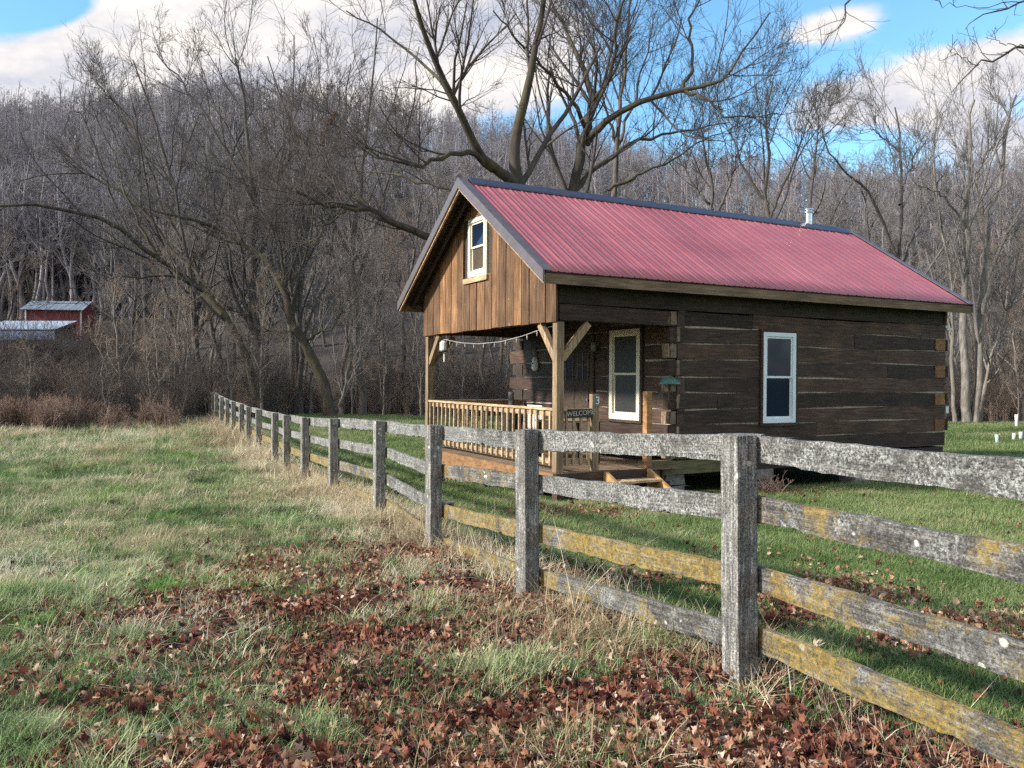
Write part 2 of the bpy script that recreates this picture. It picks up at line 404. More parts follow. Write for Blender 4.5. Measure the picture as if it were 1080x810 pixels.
def log_wall(name, axis_, a0, a1, c, out, holes, mat, splices=(), ext0=0, ext1=0, parity=0):
    """holes: (a0,a1,z0,z1) openings"""
    mb = MB(); ch = MB()
    for i in range(len(COURSE) - 1):
        zt, zb = COURSE[i] - .010, COURSE[i + 1] + .008
        alt = (i + parity) % 2 == 0
        s0 = a0 - (ext0 if alt else 0); s1 = a1 + (ext1 if alt else 0)
        cuts = [(s0, s1)]
        for (h0, h1, z0, z1) in holes:
            if z0 < zt - .05 and z1 > zb + .05:
                new = []
                for (p, q) in cuts:
                    if h0 > p and h1 < q: new += [(p, h0), (h1, q)]
                    else: new.append((p, q))
                cuts = new
        for sp in splices:
            if sp[0] == i:
                new = []
                for (p, q) in cuts:
                    if p < sp[1] < q: new += [(p, sp[1] - .008), (sp[1] + .008, q)]
                    else: new.append((p, q))
                cuts = new
        for (p, q) in cuts: log_piece(mb, axis_, p, q, c, out, zb, zt)
    o = mb.build(name, mat, house)
    # chinking: a pale sheet of mortar set back in the joints, with the openings left out
    cuts = sorted([(h[0], h[1], h[2], h[3]) for h in holes])
    d = c - out * .020; d2 = c - out * .12
    def cb(p, q, z0, z1):
        if q - p < .01 or z1 - z0 < .01: return
        if axis_ == 0: ch.box(p, q, min(d, d2), max(d, d2), z0, z1)
        else: ch.box(min(d, d2), max(d, d2), p, q, z0, z1)
    x = a0 + .02
    for (h0, h1, z0, z1) in cuts:
        cb(x, h0, COURSE[-1] + .02, COURSE[0] - .02)
        cb(h0, h1, COURSE[-1] + .02, z0); cb(h0, h1, z1, COURSE[0] - .02); x = h1
    cb(x, a1 - .02, COURSE[-1] + .02, COURSE[0] - .02)
    ch.build('chinking', M['chink'], o)
    return o

side = log_wall('side_log_wall', 0, P, L, 0, -1, [(4.16, 5.07, -.72, 1.0)], M['log'],
                splices=((0, 4.0), (3, 7.55), (7, 5.6), (1, 6.6), (5, 3.2)), ext0=.16, ext1=0, parity=1)
front = log_wall('front_log_wall', 1, 0, W, P, -1, [(.88, 1.93, -.70, 1.05), (2.40, 3.72, -1.4, .96)], M['logv'],
                 ext0=0, ext1=.62, parity=0)
back = log_wall('rear_log_wall', 1, 0.17, W, L, 1, [], M['logv'], ext1=.2, parity=1)
far = log_wall('far_log_wall', 0, P + .2, L, W, 1, [], M['log'])
def each(name, mat, parent, boxes, tone=None, j=.0):
    for bx_ in boxes:
        q = MB(); q.box(*bx_, tone if tone is not None else random.random(), j=j); q.build(name, mat, parent)
# alternate log ends at both near corners; porch-corner tones hold sun and shade
for i in range(len(COURSE) - 1):
    zt, zb = COURSE[i] - .014, COURSE[i + 1] + .014
    if i % 2 == 1:
        each('log_end', M['logend'], house, [(9.01, 9.33, -.014, .05, zb + .01, zt - .01)], random.uniform(.3, 1), .006)
        each('log_end', M['log'], house, [(9.345, 9.40, -.02, .2, zb + .01, zt - .01)], .05, .008)
        each('log_end', M['darkwood'], house, [(P + .035, P + .20, -.016, .05, zb + .008, zt - .008)], .1, .005)
        each('log_end', M['logend_grey'], house, [(P - .02, P + .03, -.03, .18, zb + .005, zt - .005)], random.uniform(.5, 1), .006)
    else:
        each('log_end', M['logend_grey'], house, [(P - .19, P - .155, .004, .16, zb + .01, zt - .01)], random.uniform(.2, .8), .008)
        each('log_end', M['logend_grey'], house, [(P - .145, P - .03, -.016, .04, zb + .01, zt - .01)], random.uniform(.0, .5), .006)
for i in range(len(COURSE) - 1):
    zt, zb = COURSE[i] - .014, COURSE[i + 1] + .014
    if i % 2 == 1: each('log_end', M['darkwood'], house, [(P - .02, P + .16, W + .02, W + .45, zb + .02, zt - .02)], .2, .01)

# sill timber, piers, dark crawl space walls
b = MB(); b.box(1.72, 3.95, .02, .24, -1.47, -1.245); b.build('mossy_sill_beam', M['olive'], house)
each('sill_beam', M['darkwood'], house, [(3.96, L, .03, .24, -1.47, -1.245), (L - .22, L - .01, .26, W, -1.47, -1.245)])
for (u, v) in ((4.35, .12), (6.9, .12), (9.1, .12), (2.4, .2), (9.1, W - .3), (2.4, W - .3)):
    b = MB(); z = -1.475; 
    for k in range(3):
        b.box(u - .2, u + .2, v - .08, v + .3, z - .19, z - .005, j=.018); z -= .2
    b.build('stone_pier', M['stone'], house)
b = MB(); b.box(P + .4, L - .5, W * .5, W * .5 + .1, -2.4, -1.3); b.box(P + .3, L - .2, .3, W - .2, -1.38, -1.29); b.build('floor_framing', M['darkwood'], house)
# plate log over the porch, soffit
for (c_, o_) in ((0, -1), (W, 1)):
    b = MB(); log_piece(b, 0, .045, P - .02, c_, o_, .985, 1.22); b.build('porch_beam', M['log'], house)
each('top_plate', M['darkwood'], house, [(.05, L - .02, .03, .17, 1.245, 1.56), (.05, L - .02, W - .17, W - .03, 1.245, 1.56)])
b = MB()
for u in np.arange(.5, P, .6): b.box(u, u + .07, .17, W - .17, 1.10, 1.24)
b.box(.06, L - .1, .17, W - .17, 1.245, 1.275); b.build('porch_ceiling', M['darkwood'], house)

# roof
HR, HE, OE, OG, OB = 3.60, 1.655, .36, .452, .305
slope = (HR - HE) / (W / 2 + OE); ang = math.atan(slope)
def rz(v): return HR - slope * abs(v - W / 2)
def roof_side(sgn, name):
    """corrugated sheet: flat pans and raised ribs running down the slope"""
    us = []; u = -OG; 
    prof = [(0, 0), (.012, .010), (.030, .010), (.042, 0), (.10, 0), (.108, .004), (.124, .004), (.132, 0)]
    while u < L + OB - .23:
        us += [(u + a, h) for a, h in prof]; u += .2286
    us.append((L + OB, 0))
    nv = 9; V = []; n = len(us)
    for j in range(nv):
        s = j / (nv - 1); v = W / 2 + sgn * (W / 2 + OE) * s
        for (uu, h) in us: V.append((uu, v - 0, rz(v) + h / math.cos(ang) + .0015 * math.sin(uu * 5 + j)))
    Fq = [(j * n + i, j * n + i + 1, (j + 1) * n + i + 1, (j + 1) * n + i) for j in range(nv - 1) for i in range(n - 1)]
    if sgn > 0: Fq = [f[::-1] for f in Fq]
    me = np_mesh(name, V, Fq); o = link(name, me, M['roof'], house)
    md = o.modifiers.new('Solid', 'SOLIDIFY'); md.thickness = .004; md.offset = -1
    return o
r1 = roof_side(-1, 'roof'); r2 = roof_side(1, 'roof')
b = MB()
for sgn in (-1, 1):   # roof deck boards under the sheet (the soffit one sees from below)
    v0, v1 = W / 2, W / 2 + sgn * (W / 2 + OE - .02)
    vs = []
    for v in (v0, v1):
        for u in (-OG + .02, L + OB - .02):
            for dz in (-.012, -.05): vs.append((u, v, rz(v) + dz))
    b.add(vs, [(0, 2, 6, 4), (1, 5, 7, 3), (0, 4, 5, 1), (2, 3, 7, 6), (4, 6, 7, 5)], .3)
for sgn in (-1, 1):   # rafters
    for u in list(np.arange(.3, L, .61)) + [-.2]:
        va, vb = W / 2, W / 2 + sgn * (W / 2 + OE - .08)
        b.bar((u, va, rz(va) - .12), (u, vb, rz(vb) - .12), .045, .12, tone=.3)
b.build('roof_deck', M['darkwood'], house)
# ridge cap
b = MB()
for (ua, ub) in ((-.27, 2.9), (2.88, 6.1), (6.08, 9.45)):
    for sgn in (-1, 1):
        vo = W / 2 + sgn * .17
        vs = []
        dz = .052 + random.uniform(0, .004)
        for u in (ua, ub):
            vs += [(u, W / 2, HR + dz + .012), (u, W / 2, HR + dz - .01), (u, vo, rz(vo) + dz - .008), (u, vo, rz(vo) + dz - .035)]
        b.add(vs, [(0, 2, 6, 4), (2, 3, 7, 6), (1, 5, 7, 3), (0, 1, 3, 2), (4, 6, 7, 5)])
b.build('ridge_cap', M['ridge'], house)
# eave fascia boards and rake trims
for v in (-OE + .012, W + OE - .012):
    b = MB(); b.box(-OG + .03, L + OB - .03, v - .015, v + .015, HE - .175, HE - .03); b.build('fascia', M['fascia'], house)
for sgn in (-1, 1):
    for (u0, u1, s2) in ((-OG - .03, -OG, -1), (L + OB, L + OB + .03, 1)):
        b = MB(); vE = W / 2 + sgn * (W / 2 + OE + .02)
        vs = [(u, v, rz(v) + dz) for v in (W / 2, vE) for u in (u0, u1) for dz in (.035, -.15)]
        fs = [(0, 2, 6, 4), (1, 5, 7, 3), (0, 4, 5, 1), (2, 3, 7, 6), (4, 6, 7, 5), (0, 1, 3, 2)]
        b.add(vs, fs, .5)
        # top flange lying on the sheet
        ua, ub = (u1 + .001, u1 + .13) if s2 < 0 else (u0 - .13, u0 - .001)
        vs = [(u, v, rz(v) + dz) for v in (W / 2, vE) for u in (ua, ub) for dz in (.037, .026)]
        b.add(vs, fs, .5)
        tr = b.build('rake_trim', M['trimgrey'], house)
        c = MB(); uc = (-OG + .001, -OG + .035) if s2 < 0 else (L + OB - .035, L + OB - .001)
        vs = [(u, v, rz(v) + dz) for v in (W / 2, vE - sgn * .03) for u in uc for dz in (-.055, -.19)]
        c.add(vs, fs, .9); c.build('rake_board', M['rail'], house)
# stove pipe
pc = (8.30, W / 2 + .04)
b = MB(); b.tube([(pc[0], pc[1], rz(pc[1]) - .2), (pc[0], pc[1], 3.98)], .075, 16)
sp = b.build('stovepipe', M['steel'], house, smooth=False)
b = MB()
b.tube([(pc[0], pc[1], 3.905), (pc[0], pc[1], 3.92), (pc[0], pc[1], 3.945)], [.115, .115, .08], 16)
b.tube([(pc[0], pc[1], 3.975), (pc[0], pc[1], 3.99), (pc[0], pc[1], 4.025)], [.11, .11, .05], 16)
b.tube([(pc[0], pc[1], 3.94), (pc[0], pc[1], 3.98)], .06, 12)
b.build('pipe_cap', M['steel'], sp)

# gable boards
def gable(u, name, z0, out, win=None):
    b = MB(); v = -.02; bb = W + .02
    while v < bb - .02:
        w = min(random.uniform(.235, .34), bb - v); 
        if bb - (v + w) < .1: w = bb - v
        def piece(za, zb_fn):
            a, c = v + .009, v + w - .009
            d = random.uniform(0, .012)
            vs = [(u + out * (.03 + d), a, za), (u + out * (.03 + d), c, za), (u + out * (.03 + d), c, zb_fn(c)), (u + out * (.03 + d), a, zb_fn(a)),
                  (u, a, za), (u, c, za), (u, c, zb_fn(c)), (u, a, zb_fn(a))]
            b.add(vs, [(0, 1, 2, 3), (7, 6, 5, 4), (0, 4, 5, 1), (1, 5, 6, 2), (2, 6, 7, 3), (3, 7, 4, 0)], random.random())
        zt = lambda q: rz(q) - .06
        if win and v + w > win[0] and v < win[1]:
            piece(z0 + random.uniform(-.008, .008), lambda q: win[2])
            if v + w / 2 < W / 2 + .4 and v + w / 2 > W / 2 - .4: piece(win[3], zt)
            else: piece(win[3], zt)
        else:
            if abs(v + w / 2 - W / 2) < w / 2:   # apex board: split at the ridge
                a, c = v + .006, v + w - .006; x = u + out * .034
                vs = [(x, a, z0), (x, c, z0), (x, c, zt(c)), (x, W / 2, zt(W / 2)), (x, a, zt(a))]
                vs += [(u, p[1], p[2]) for p in vs]
                b.add(vs, [(0, 1, 2, 3, 4), (9, 8, 7, 6, 5), (0, 5, 6, 1), (1, 6, 7, 2), (2, 7, 8, 3), (3, 8, 9, 4), (4, 9, 5, 0)])
            else: piece(z0 + random.uniform(-.008, .008), zt)
        v += w
    o = b.build(name, M['board'], house)
    k = MB(); x0, x1 = u - out * .006, u - out * .03
    ring = [(0.02, z0 + .03), (W - .02, z0 + .03), (W - .02, rz(W) - .09), (W / 2, HR - .09), (.02, rz(0) - .09)]
    vs = [(x0, p, q) for p, q in ring] + [(x1, p, q) for p, q in ring]
    k.add(vs, [(0, 1, 2, 3, 4), (9, 8, 7, 6, 5), (0, 5, 6, 1), (1, 6, 7, 2), (2, 7, 8, 3), (3, 8, 9, 4), (4, 9, 5, 0)])
    k.build('backing', M['darkwood'], o)
    return o
gable(0, 'front_gable_boards', .965, -1, (2.33, 3.12, 1.94, 3.0))
gable(L, 'rear_gable_boards', 1.24, 1)

def window(axis_, c, out, a0, a1, z0, z1, mframe, mglass, zm, fw=.065, trim=None, name='window'):
    """sash window in plane axis: 0 = wall along x, 1 = wall along y; out = outward sign"""
    def bx(mb, p, q, za, zb, d0, d1, tone=.5):
        lo, hi = sorted((c + out * d0, c + out * d1))
        if axis_ == 0: mb.box(p, q, lo, hi, za, zb, tone)
        else: mb.box(lo, hi, p, q, za, zb, tone)
    f = MB()
    bx(f, a0, a0 + fw, z0, z1, -.08, .045); bx(f, a1 - fw, a1, z0, z1, -.08, .045)
    bx(f, a0 + fw, a1 - fw, z1 - fw, z1, -.08, .045); bx(f, a0 + fw, a1 - fw, z0, z0 + fw * 1.1, -.08, .05)
    fr = f.build(name, mframe, house)
    s = MB(); i0, i1 = a0 + fw + .001, a1 - fw - .001; sw = .035
    for (za, zb, d) in ((z0 + fw * 1.1, zm + .015, 0.0), (zm - .015, z1 - fw, .022)):
        bx(s, i0, i0 + sw, za, zb, d - .02, d); bx(s, i1 - sw, i1, za, zb, d - .02, d)
        bx(s, i0 + sw, i1 - sw, za, za + sw, d - .02, d); bx(s, i0 + sw, i1 - sw, zb - sw, zb, d - .02, d)
    s.build('sash', mframe, fr)
    g = MB()
    bx(g, i0 + sw, i1 - sw, z0 + fw * 1.1 + sw, zm + .015 - sw, -.014, -.008)
    bx(g, i0 + sw, i1 - sw, zm - .015 + sw, z1 - fw - sw, .008, .014)
    g.build('pane', mglass, fr)
    if trim:
        tm, tw = trim; k = MB()
        bx(k, a0 - tw, a0 - .002, z0 - tw, z1 + tw, -.05, .035, .4); bx(k, a1 + .002, a1 + tw, z0 - tw, z1 + tw, -.05, .035, .4)
        bx(k, a0, a1, z1 + .002, z1 + tw, -.05, .03, .3); bx(k, a0, a1, z0 - tw, z0 - .002, -.05, .04, .7)
        k.build('trim', tm, fr)
    return fr
w1 = window(0, 0, -1, 4.22, 5.01, -.66, .94, M['white'], M['glass'], .15, .07, (M['log'], .055)); w1['label'] = 'tall white sash window in the long log wall'
w2 = window(1, P, -1, .96, 1.87, -.63, .99, M['cream'], M['screen'], .19, .09, (M['darkwood'], .05)); w2['label'] = 'tall cream sash window beside the porch door'
w3 = window(1, 0, -1, 2.39, 3.06, 1.97, 2.98, M['cream'], M['glass'], 2.47, .06, (M['cream'], .05)); w3['label'] = 'small cream sash window high in the board gable'
b = MB(); b.box(-.075, -.04, 2.26, 3.24, 1.83, 1.918); b.build('window_sill', M['rail'], house)

# door on the porch
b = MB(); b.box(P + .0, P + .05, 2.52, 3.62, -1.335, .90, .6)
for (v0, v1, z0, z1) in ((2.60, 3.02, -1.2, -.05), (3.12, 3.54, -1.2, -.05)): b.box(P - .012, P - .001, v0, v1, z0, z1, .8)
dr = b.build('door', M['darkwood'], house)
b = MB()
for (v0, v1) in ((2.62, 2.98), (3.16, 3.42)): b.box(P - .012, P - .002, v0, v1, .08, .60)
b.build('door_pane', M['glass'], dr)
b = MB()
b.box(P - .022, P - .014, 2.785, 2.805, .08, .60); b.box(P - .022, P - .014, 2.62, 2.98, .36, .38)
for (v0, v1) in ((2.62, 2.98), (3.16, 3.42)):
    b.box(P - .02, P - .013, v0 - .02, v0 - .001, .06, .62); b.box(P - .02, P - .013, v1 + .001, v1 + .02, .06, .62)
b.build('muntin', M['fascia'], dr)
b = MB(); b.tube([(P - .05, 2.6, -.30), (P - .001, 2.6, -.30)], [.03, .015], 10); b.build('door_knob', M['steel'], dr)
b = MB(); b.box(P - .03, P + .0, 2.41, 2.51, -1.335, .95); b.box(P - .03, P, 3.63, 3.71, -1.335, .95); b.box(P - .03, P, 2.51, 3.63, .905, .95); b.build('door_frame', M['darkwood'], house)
# porch light and cable between door and window
b = MB(); b.tube([(P - .10, 2.30, .80), (P - .10, 2.30, .74), (P - .10, 2.30, .62)], [.02, .06, .045], 10); b.box(P - .1, P - .01, 2.28, 2.32, .72, .76)
b.build('porch_light', M['stone'], house)
# small box and bracket at the far right corner
b = MB(); b.box(L + .07, L + .16, .02, .12, -.56, -.42); b.build('meter_box', M['offwhite'], house)
b = MB(); b.box(L + .03, L + .09, .02, .05, 1.2, 1.46); b.box(L + .03, L + .17, -.02, .06, 1.15, 1.2); b.build('eave_bracket', M['offwhite'], house)

# porch floor and skirts
b = MB(); u = -.06
while u < P - .02:
    b.box(u, min(u + .135, P - .01), -.05, W - .02, ZD - .03, ZD, j=.002); u += .14
b.build('porch_floor', M['deck'], house)
b = MB(); b.box(-.085, -.062, -.05, W - .22, ZD - .24, ZD - .004); b.build('deck_fascia', M['orange'], house)
b = MB(); b.box(-.05, 1.72, -.075, -.053, ZD - .26, ZD - .004); b.box(-.02, P, .4, .46, ZD - .24, ZD - .04); b.box(-.02, P, W - .5, W - .44, ZD - .24, ZD - .04)
for u in (.1, 1.2, 2.0):
    b.box(u, u + .04, -.04, W, ZD - .2, ZD - .035)
b.build('deck_joists', M['darkwood'], house)
each('deck_pier', M['darkwood'], house, [(u, u + .14, v, v + .14, GL - .4, ZD - .245) for (u, v) in ((.05, .06), (.05, W / 2), (.05, W - .1), (2.1, .06))])

# posts with braces
def porch_post(v, braces):
    b = MB(); b.box(.0, .13, v - .065, v + .065, ZD + .001, .962); o = b.build('porch_post', M['post'], house, bevel=.006)
    for (du, dv) in braces:
        k = MB(); c0 = Vector((.065 + du * .055, v + dv * .055, .40)); c1 = Vector((.065 + du * .53, v + dv * .53, .955))
        k.bar(c0, c1, .085, .11, up=(0, 0, 1) if True else None); k.build('brace', M['post'], o)
porch_post(.065, ((1, 0), (0, 1)))
porch_post(W - .065, ((1, 0), (0, -1)))
b = MB(); b.box(.02, .16, .13, W - .13, .975, 1.10); b.build('front_beam', M['darkwood'], house)

# railings
def railing(p0, p1, nb, zt=-.354, zb=-1.22):
    p0 = Vector(p0); p1 = Vector(p1); d = (p1 - p0); dn = d.normalized()
    up = Vector((0, 0, 1))
    b = MB(); b.bar(p0 + up * (zt - .02), p1 + up * (zt - .02), .10, .036, tone=.9)
    b.bar(p0 + up * (zt - .085), p1 + up * (zt - .085), .036, .085, tone=.5)
    o = b.build('railing', M['rail'], house)
    b = MB(); b.bar(p0 + up * (zb + .04), p1 + up * (zb + .04), .036, .075, tone=.3); b.build('bottom_rail', M['rail'], o)
    side_ = dn.cross(up) * .037
    for i in range(nb):
        q = p0 + d * ((i + .5) / nb) + side_ * (-1 if d.y > 0 else 1)
        q = q + Vector((random.uniform(-.004, .004), random.uniform(-.004, .004), 0))
        k = MB(); k.bar(q + up * (zb - .02), q + up * (zt - .045), .036, .036, up=(1, 0, 0), tone=random.uniform(.2, 1)); k.build('baluster', M['rail'], o)
railing((.065, .13, 0), (.065, W - .13, 0), 25)
railing((.13, .065, 0), (.66, .065, 0), 4, -.36)
railing((.13, W - .065, 0), (P - .05, W - .065, 0), 10)
for u, zt, m_ in ((.72, -.14, M['post']), (1.76, -.10, M['orange'])):
    b = MB(); b.box(u - .055, u + .055, .0, .11, ZD + .001, zt); o = b.build('newel_post', m_, house, bevel=.005)
    if u > 1: o['label'] = 'orange brown newel post at the head of the steps'
# number plate on the first newel, letters on the rail
def text_mesh(name, s, size, mat, parent, loc, rot, ext=.004):
    cu = bpy.data.curves.new(name, 'FONT'); cu.body = s; cu.size = size; cu.extrude = ext; cu.align_x = 'CENTER'; cu.align_y = 'CENTER'
    tmp = bpy.data.objects.new(name, cu); COL.objects.link(tmp)
    dg = bpy.context.evaluated_depsgraph_get(); me = bpy.data.meshes.new_from_object(tmp.evaluated_get(dg))
    bpy.data.objects.remove(tmp); me.materials.clear()
    o = link(name, me, mat, parent); o.location = loc; o.rotation_euler = rot; return o
b = MB(); b.box(.66, .78, -.012, -.001, -.33, -.16); pl = b.build('number_plaque', M['stone'], house)
text_mesh('numeral', '3', .17, M['offwhite'], pl, (.735, -.017, -.245), (R(90), 0, 0))
b = MB(); b.box(.20, .655, -.004, .012, -.50, -.37, .4); sg = b.build('porch_sign', M['darkwood'], house)
text_mesh('lettering', 'WELCOME', .105, M['wire'], sg, (.43, -.010, -.435), (R(90), R(-4), 0))

# steps
for u in (.84, 1.68):
    b = MB(); x0, x1 = u - .025, u + .025
    prof = [(-.078, -1.36), (-.30, -1.36), (-.82, -1.70), (-.86, -1.85), (-.66, -1.85), (-.078, -1.60)]
    prof = [(-.078, -1.345), (-.14, -1.345), (-.80, -1.66), (-.88, -1.90), (-.62, -1.90), (-.078, -1.62)]
    n = len(prof); vs = [(x0, v, z) for v, z in prof] + [(x1, v, z) for v, z in prof]
    b.add(vs, [tuple(range(n))[::-1], tuple(range(n, 2 * n))] + [(i, (i + 1) % n, n + (i + 1) % n, n + i) for i in range(n)])
    b.build('stair_stringer', M['newwood'], house)
for (v, z) in ((-.30, -1.465), (-.62, -1.68)):
    b = MB(); b.box(.866, 1.654, v - .15, v + .13, z - .035, z, .9); b.build('stair_tread', M['rail'], house)

# ------------------------------------------------------------------ things on and by the porch (built in the cabin's frame, left top-level)
HM = Matrix.Translation(H0) @ house.rotation_euler.to_matrix().to_4x4()
def place(o, local):   # a top-level thing whose own origin stands at a point of the cabin frame
    o.location = HM @ Vector(local); o.rotation_euler = house.rotation_euler; return o

# string of lights
sl = empty('string_lights'); place(sl, (.12, 0, 0))
ctrl = [(.0, .12, .93), (.0, .65, .885), (.0, 1.3, .80), (.02, 2.13, .735), (.02, 3.0, .73), (.0, 3.73, .775), (.0, 4.41, .86), (.0, 5.05, .93)]
pts = []
for i in range(len(ctrl) - 1):
    a, c = Vector(ctrl[i]), Vector(ctrl[i + 1])
    for k in range(4): pts.append(a.lerp(c, k / 4))
pts.append(Vector(ctrl[-1]))
b = MB(); b.tube(pts, .006, 5); b.build('wire', M['wire'], sl)
for i in range(1, len(pts) - 1, 2):
    p = pts[i]; b = MB(); b.tube([p, p + Vector((0, 0, -.03)), p + Vector((0, 0, -.05)), p + Vector((0, 0, -.085))], [.006, .007, .012, .004], 6)
    b.build('bulb', M['wire'], sl)
tag(sl, 'string of small white light bulbs slung under the front porch beam', 'string lights')

# hanging wind chime by the far porch post
hc = empty('wind_chime'); place(hc, (.06, 4.42, .42))
b = MB(); b.tube([(0, 0, .55), (0, 0, .40)], .004, 4); b.build('cord', M['black'], hc)
b = MB(); b.tube([(0, 0, .42), (0, 0, .38), (0, 0, .24), (0, 0, .22)], [.03, .075, .075, .06], 12); b.build('housing', M['offwhite'], hc)
b = MB(); b.tube([(0, 0, .22), (0, 0, .20)], .085, 12); b.build('rim', M['black'], hc)
b = MB(); b.tube([(0.02, 0, .2), (0.02, 0, .0)], .017, 8); b.build('tube', M['offwhite'], hc)
tag(hc, 'white hanging wind chime with a thin tube below, near the left porch post', 'wind chime')

# ornament on the front log wall
wo = empty('wall_ornament'); place(wo, (P - .03, 4.60, .25))
b = MB(); b.tube([(0, 0, .50), (0, 0, .30)], .010, 5); b.tube([(0, -.03, .5), (0, .03, .5)], .012, 5); b.build('hook', M['black'], wo)
b = MB(); b.tube([(-.02, 0, .44), (-.02, 0, .40), (-.02, 0, .36)], [.02, .05, .03], 10); b.build('upper_bead', M['stone'], wo)
b = MB(); b.tube([(-.02, 0, .31), (-.02, 0, .25), (-.02, 0, .08), (-.02, 0, .02)], [.03, .075, .085, .05], 12); bd = b.build('body', M['offwhite'], wo, smooth=True)
b = MB()
for (dy, dz) in ((.03, .22), (-.03, .17), (.02, .12)): b.tube([(-.115, dy, dz), (-.09, dy, dz)], .018, 6)
b.build('spots', M['black'], bd)
tag(wo, 'white ornament with dark spots hanging on the shaded log wall left of the front post', 'ornament')

# green dome on the corner logs
gl = empty('wall_lamp'); place(gl, (P - .20, -.06, .02))
b = MB()
rings = [(.20, .0), (.195, .03), (.16, .075), (.09, .105), (.02, .115)]
vs = []; fs = []; k = 16
for (r_, z) in rings:
    for j in range(k): vs.append((r_ * math.cos(2 * math.pi * j / k) * 1.0, r_ * .7 * math.sin(2 * math.pi * j / k), z))
for i in range(len(rings) - 1):
    for j in range(k): fs.append((i * k + j, i * k + (j + 1) % k, (i + 1) * k + (j + 1) % k, (i + 1) * k + j))
fs.append(tuple(len(vs) - k + j for j in range(k)))
b.add(vs, fs); b.build('shade', M['greenpaint'], gl, smooth=True)
b = MB(); b.tube([(0, 0, .10), (0, 0, .15), (0, .1, .16)], .012, 6); b.build('bracket', M['black'], gl)
tag(gl, 'dull green dome lampshade fixed to the porch corner log ends', 'lamp')

# seat and table behind the railing
ch = empty('porch_chair'); place(ch, (.75, 2.35, ZD))
b = MB(); b.box(-.24, .24, -.25, .25, .40, .44); b.build('seat', M['offwhite'], ch, bevel=.01)
b = MB()
for k_ in range(6): b.box(.22, .25, -.25 + k_ * .088, -.19 + k_ * .088, .44, .92)
b.box(.215, .255, -.26, .26, .88, .95); b.build('backrest', M['offwhite'], ch)
for (x, y) in ((-.21, -.22), (.21, -.22), (-.21, .22), (.21, .22)):
    b = MB(); b.box(x - .025, x + .025, y - .025, y + .025, 0, .40); b.build('leg', M['offwhite'], ch)
tag(ch, 'white slatted chair standing behind the porch railing', 'chair')
tb = empty('porch_table'); place(tb, (1.0, 1.25, ZD))
b = MB(); b.box(-.45, .45, -.35, .35, .70, .735); b.build('tabletop', M['rail'], tb)
for (x, y) in ((-.4, -.3), (.4, -.3), (-.4, .3), (.4, .3)):
    b = MB(); b.box(x - .03, x + .03, y - .03, y + .03, 0, .70); b.build('leg', M['darkwood'], tb)
tag(tb, 'plain wooden table standing in the shade of the porch', 'table')
st = empty('iron_stove'); place(st, (1.75, 4.7, ZD))
b = MB(); b.tube([(0, 0, .22), (0, 0, .26), (0, 0, .80), (0, 0, .88)], [.16, .23, .23, .12], 14); b.build('drum', M['black'], st)
b = MB(); b.tube([(0, 0, .88), (0, 0, 1.15)], .06, 10); b.build('flue', M['stone'], st)
for a in (0, 2.1, 4.2):
    b = MB(); b.tube([(.15 * math.cos(a), .15 * math.sin(a), .23), (.2 * math.cos(a), .2 * math.sin(a), 0)], .02, 6); b.build('leg', M['black'], st)
tag(st, 'small black barrel stove at the far left end of the porch wall', 'stove')

# small pot by the deck
px_, py_ = -.86, 10.9
pt = empty('plant_pot', (px_, py_, gz1(px_, py_)))
b = MB(); b.tube([(0, 0, 0), (0, 0, .16)], [.07, .09], 14); b.build('pot', M['black'], pt)
b = MB(); b.tube([(0, 0, .155), (0, 0, .175)], .096, 14); b.build('rim', M['stone'], pt)
tag(pt, 'small dark pot on the grass between fence and porch deck', 'pot')

# ------------------------------------------------------------------ fence
fence = empty('wooden_fence', (1.185, 4.25, gz1(1.185, 4.25)))
tag(fence, 'long weathered four-board fence with lichen running back to the woods', 'fence')
fo = Vector(fence.location)
N = 17   # post 0 stands outside the frame on the right
FP = []
tops = {0: -.24, 1: -.262, 2: -.340, 3: -.408, 4: -.468, 5: -.533, 6: -.603, 7: -.644, 8: -.672, 9: -.655, 10: -.64, 11: -.61, 12: -.585, 13: -.54, 14: -.48, 15: -.40, 16: -.33}
px = {1: 780.5, 2: 556.5, 3: 457, 4: 400, 5: 351.5, 6: 321.5, 7: 302, 8: 289.6, 9: 272.5, 10: 262, 11: 254.3, 12: 246, 13: 239.5, 14: 233.5, 15: 228}
dd = {0: 2.05, 1: 4.25, 2: 6.25, 3: 8.35, 4: 10.7, 5: 13.0, 6: 15.2, 7: 17.4, 8: 19.6, 9: 21.8, 10: 24.0, 11: 26.2, 12: 28.4, 13: 30.6, 14: 32.8, 15: 35.0, 16: 37.2}
for i in range(N):
    y = dd[i]; x = (px[i] - 540) / 864.2 * y if i in px else float(fence_x(y)) 
    if i == 0: x = 2.16
    FP.append((x, y, CZ + tops[i]))
fang = math.atan2(FP[2][1] - FP[1][1], FP[2][0] - FP[1][0])
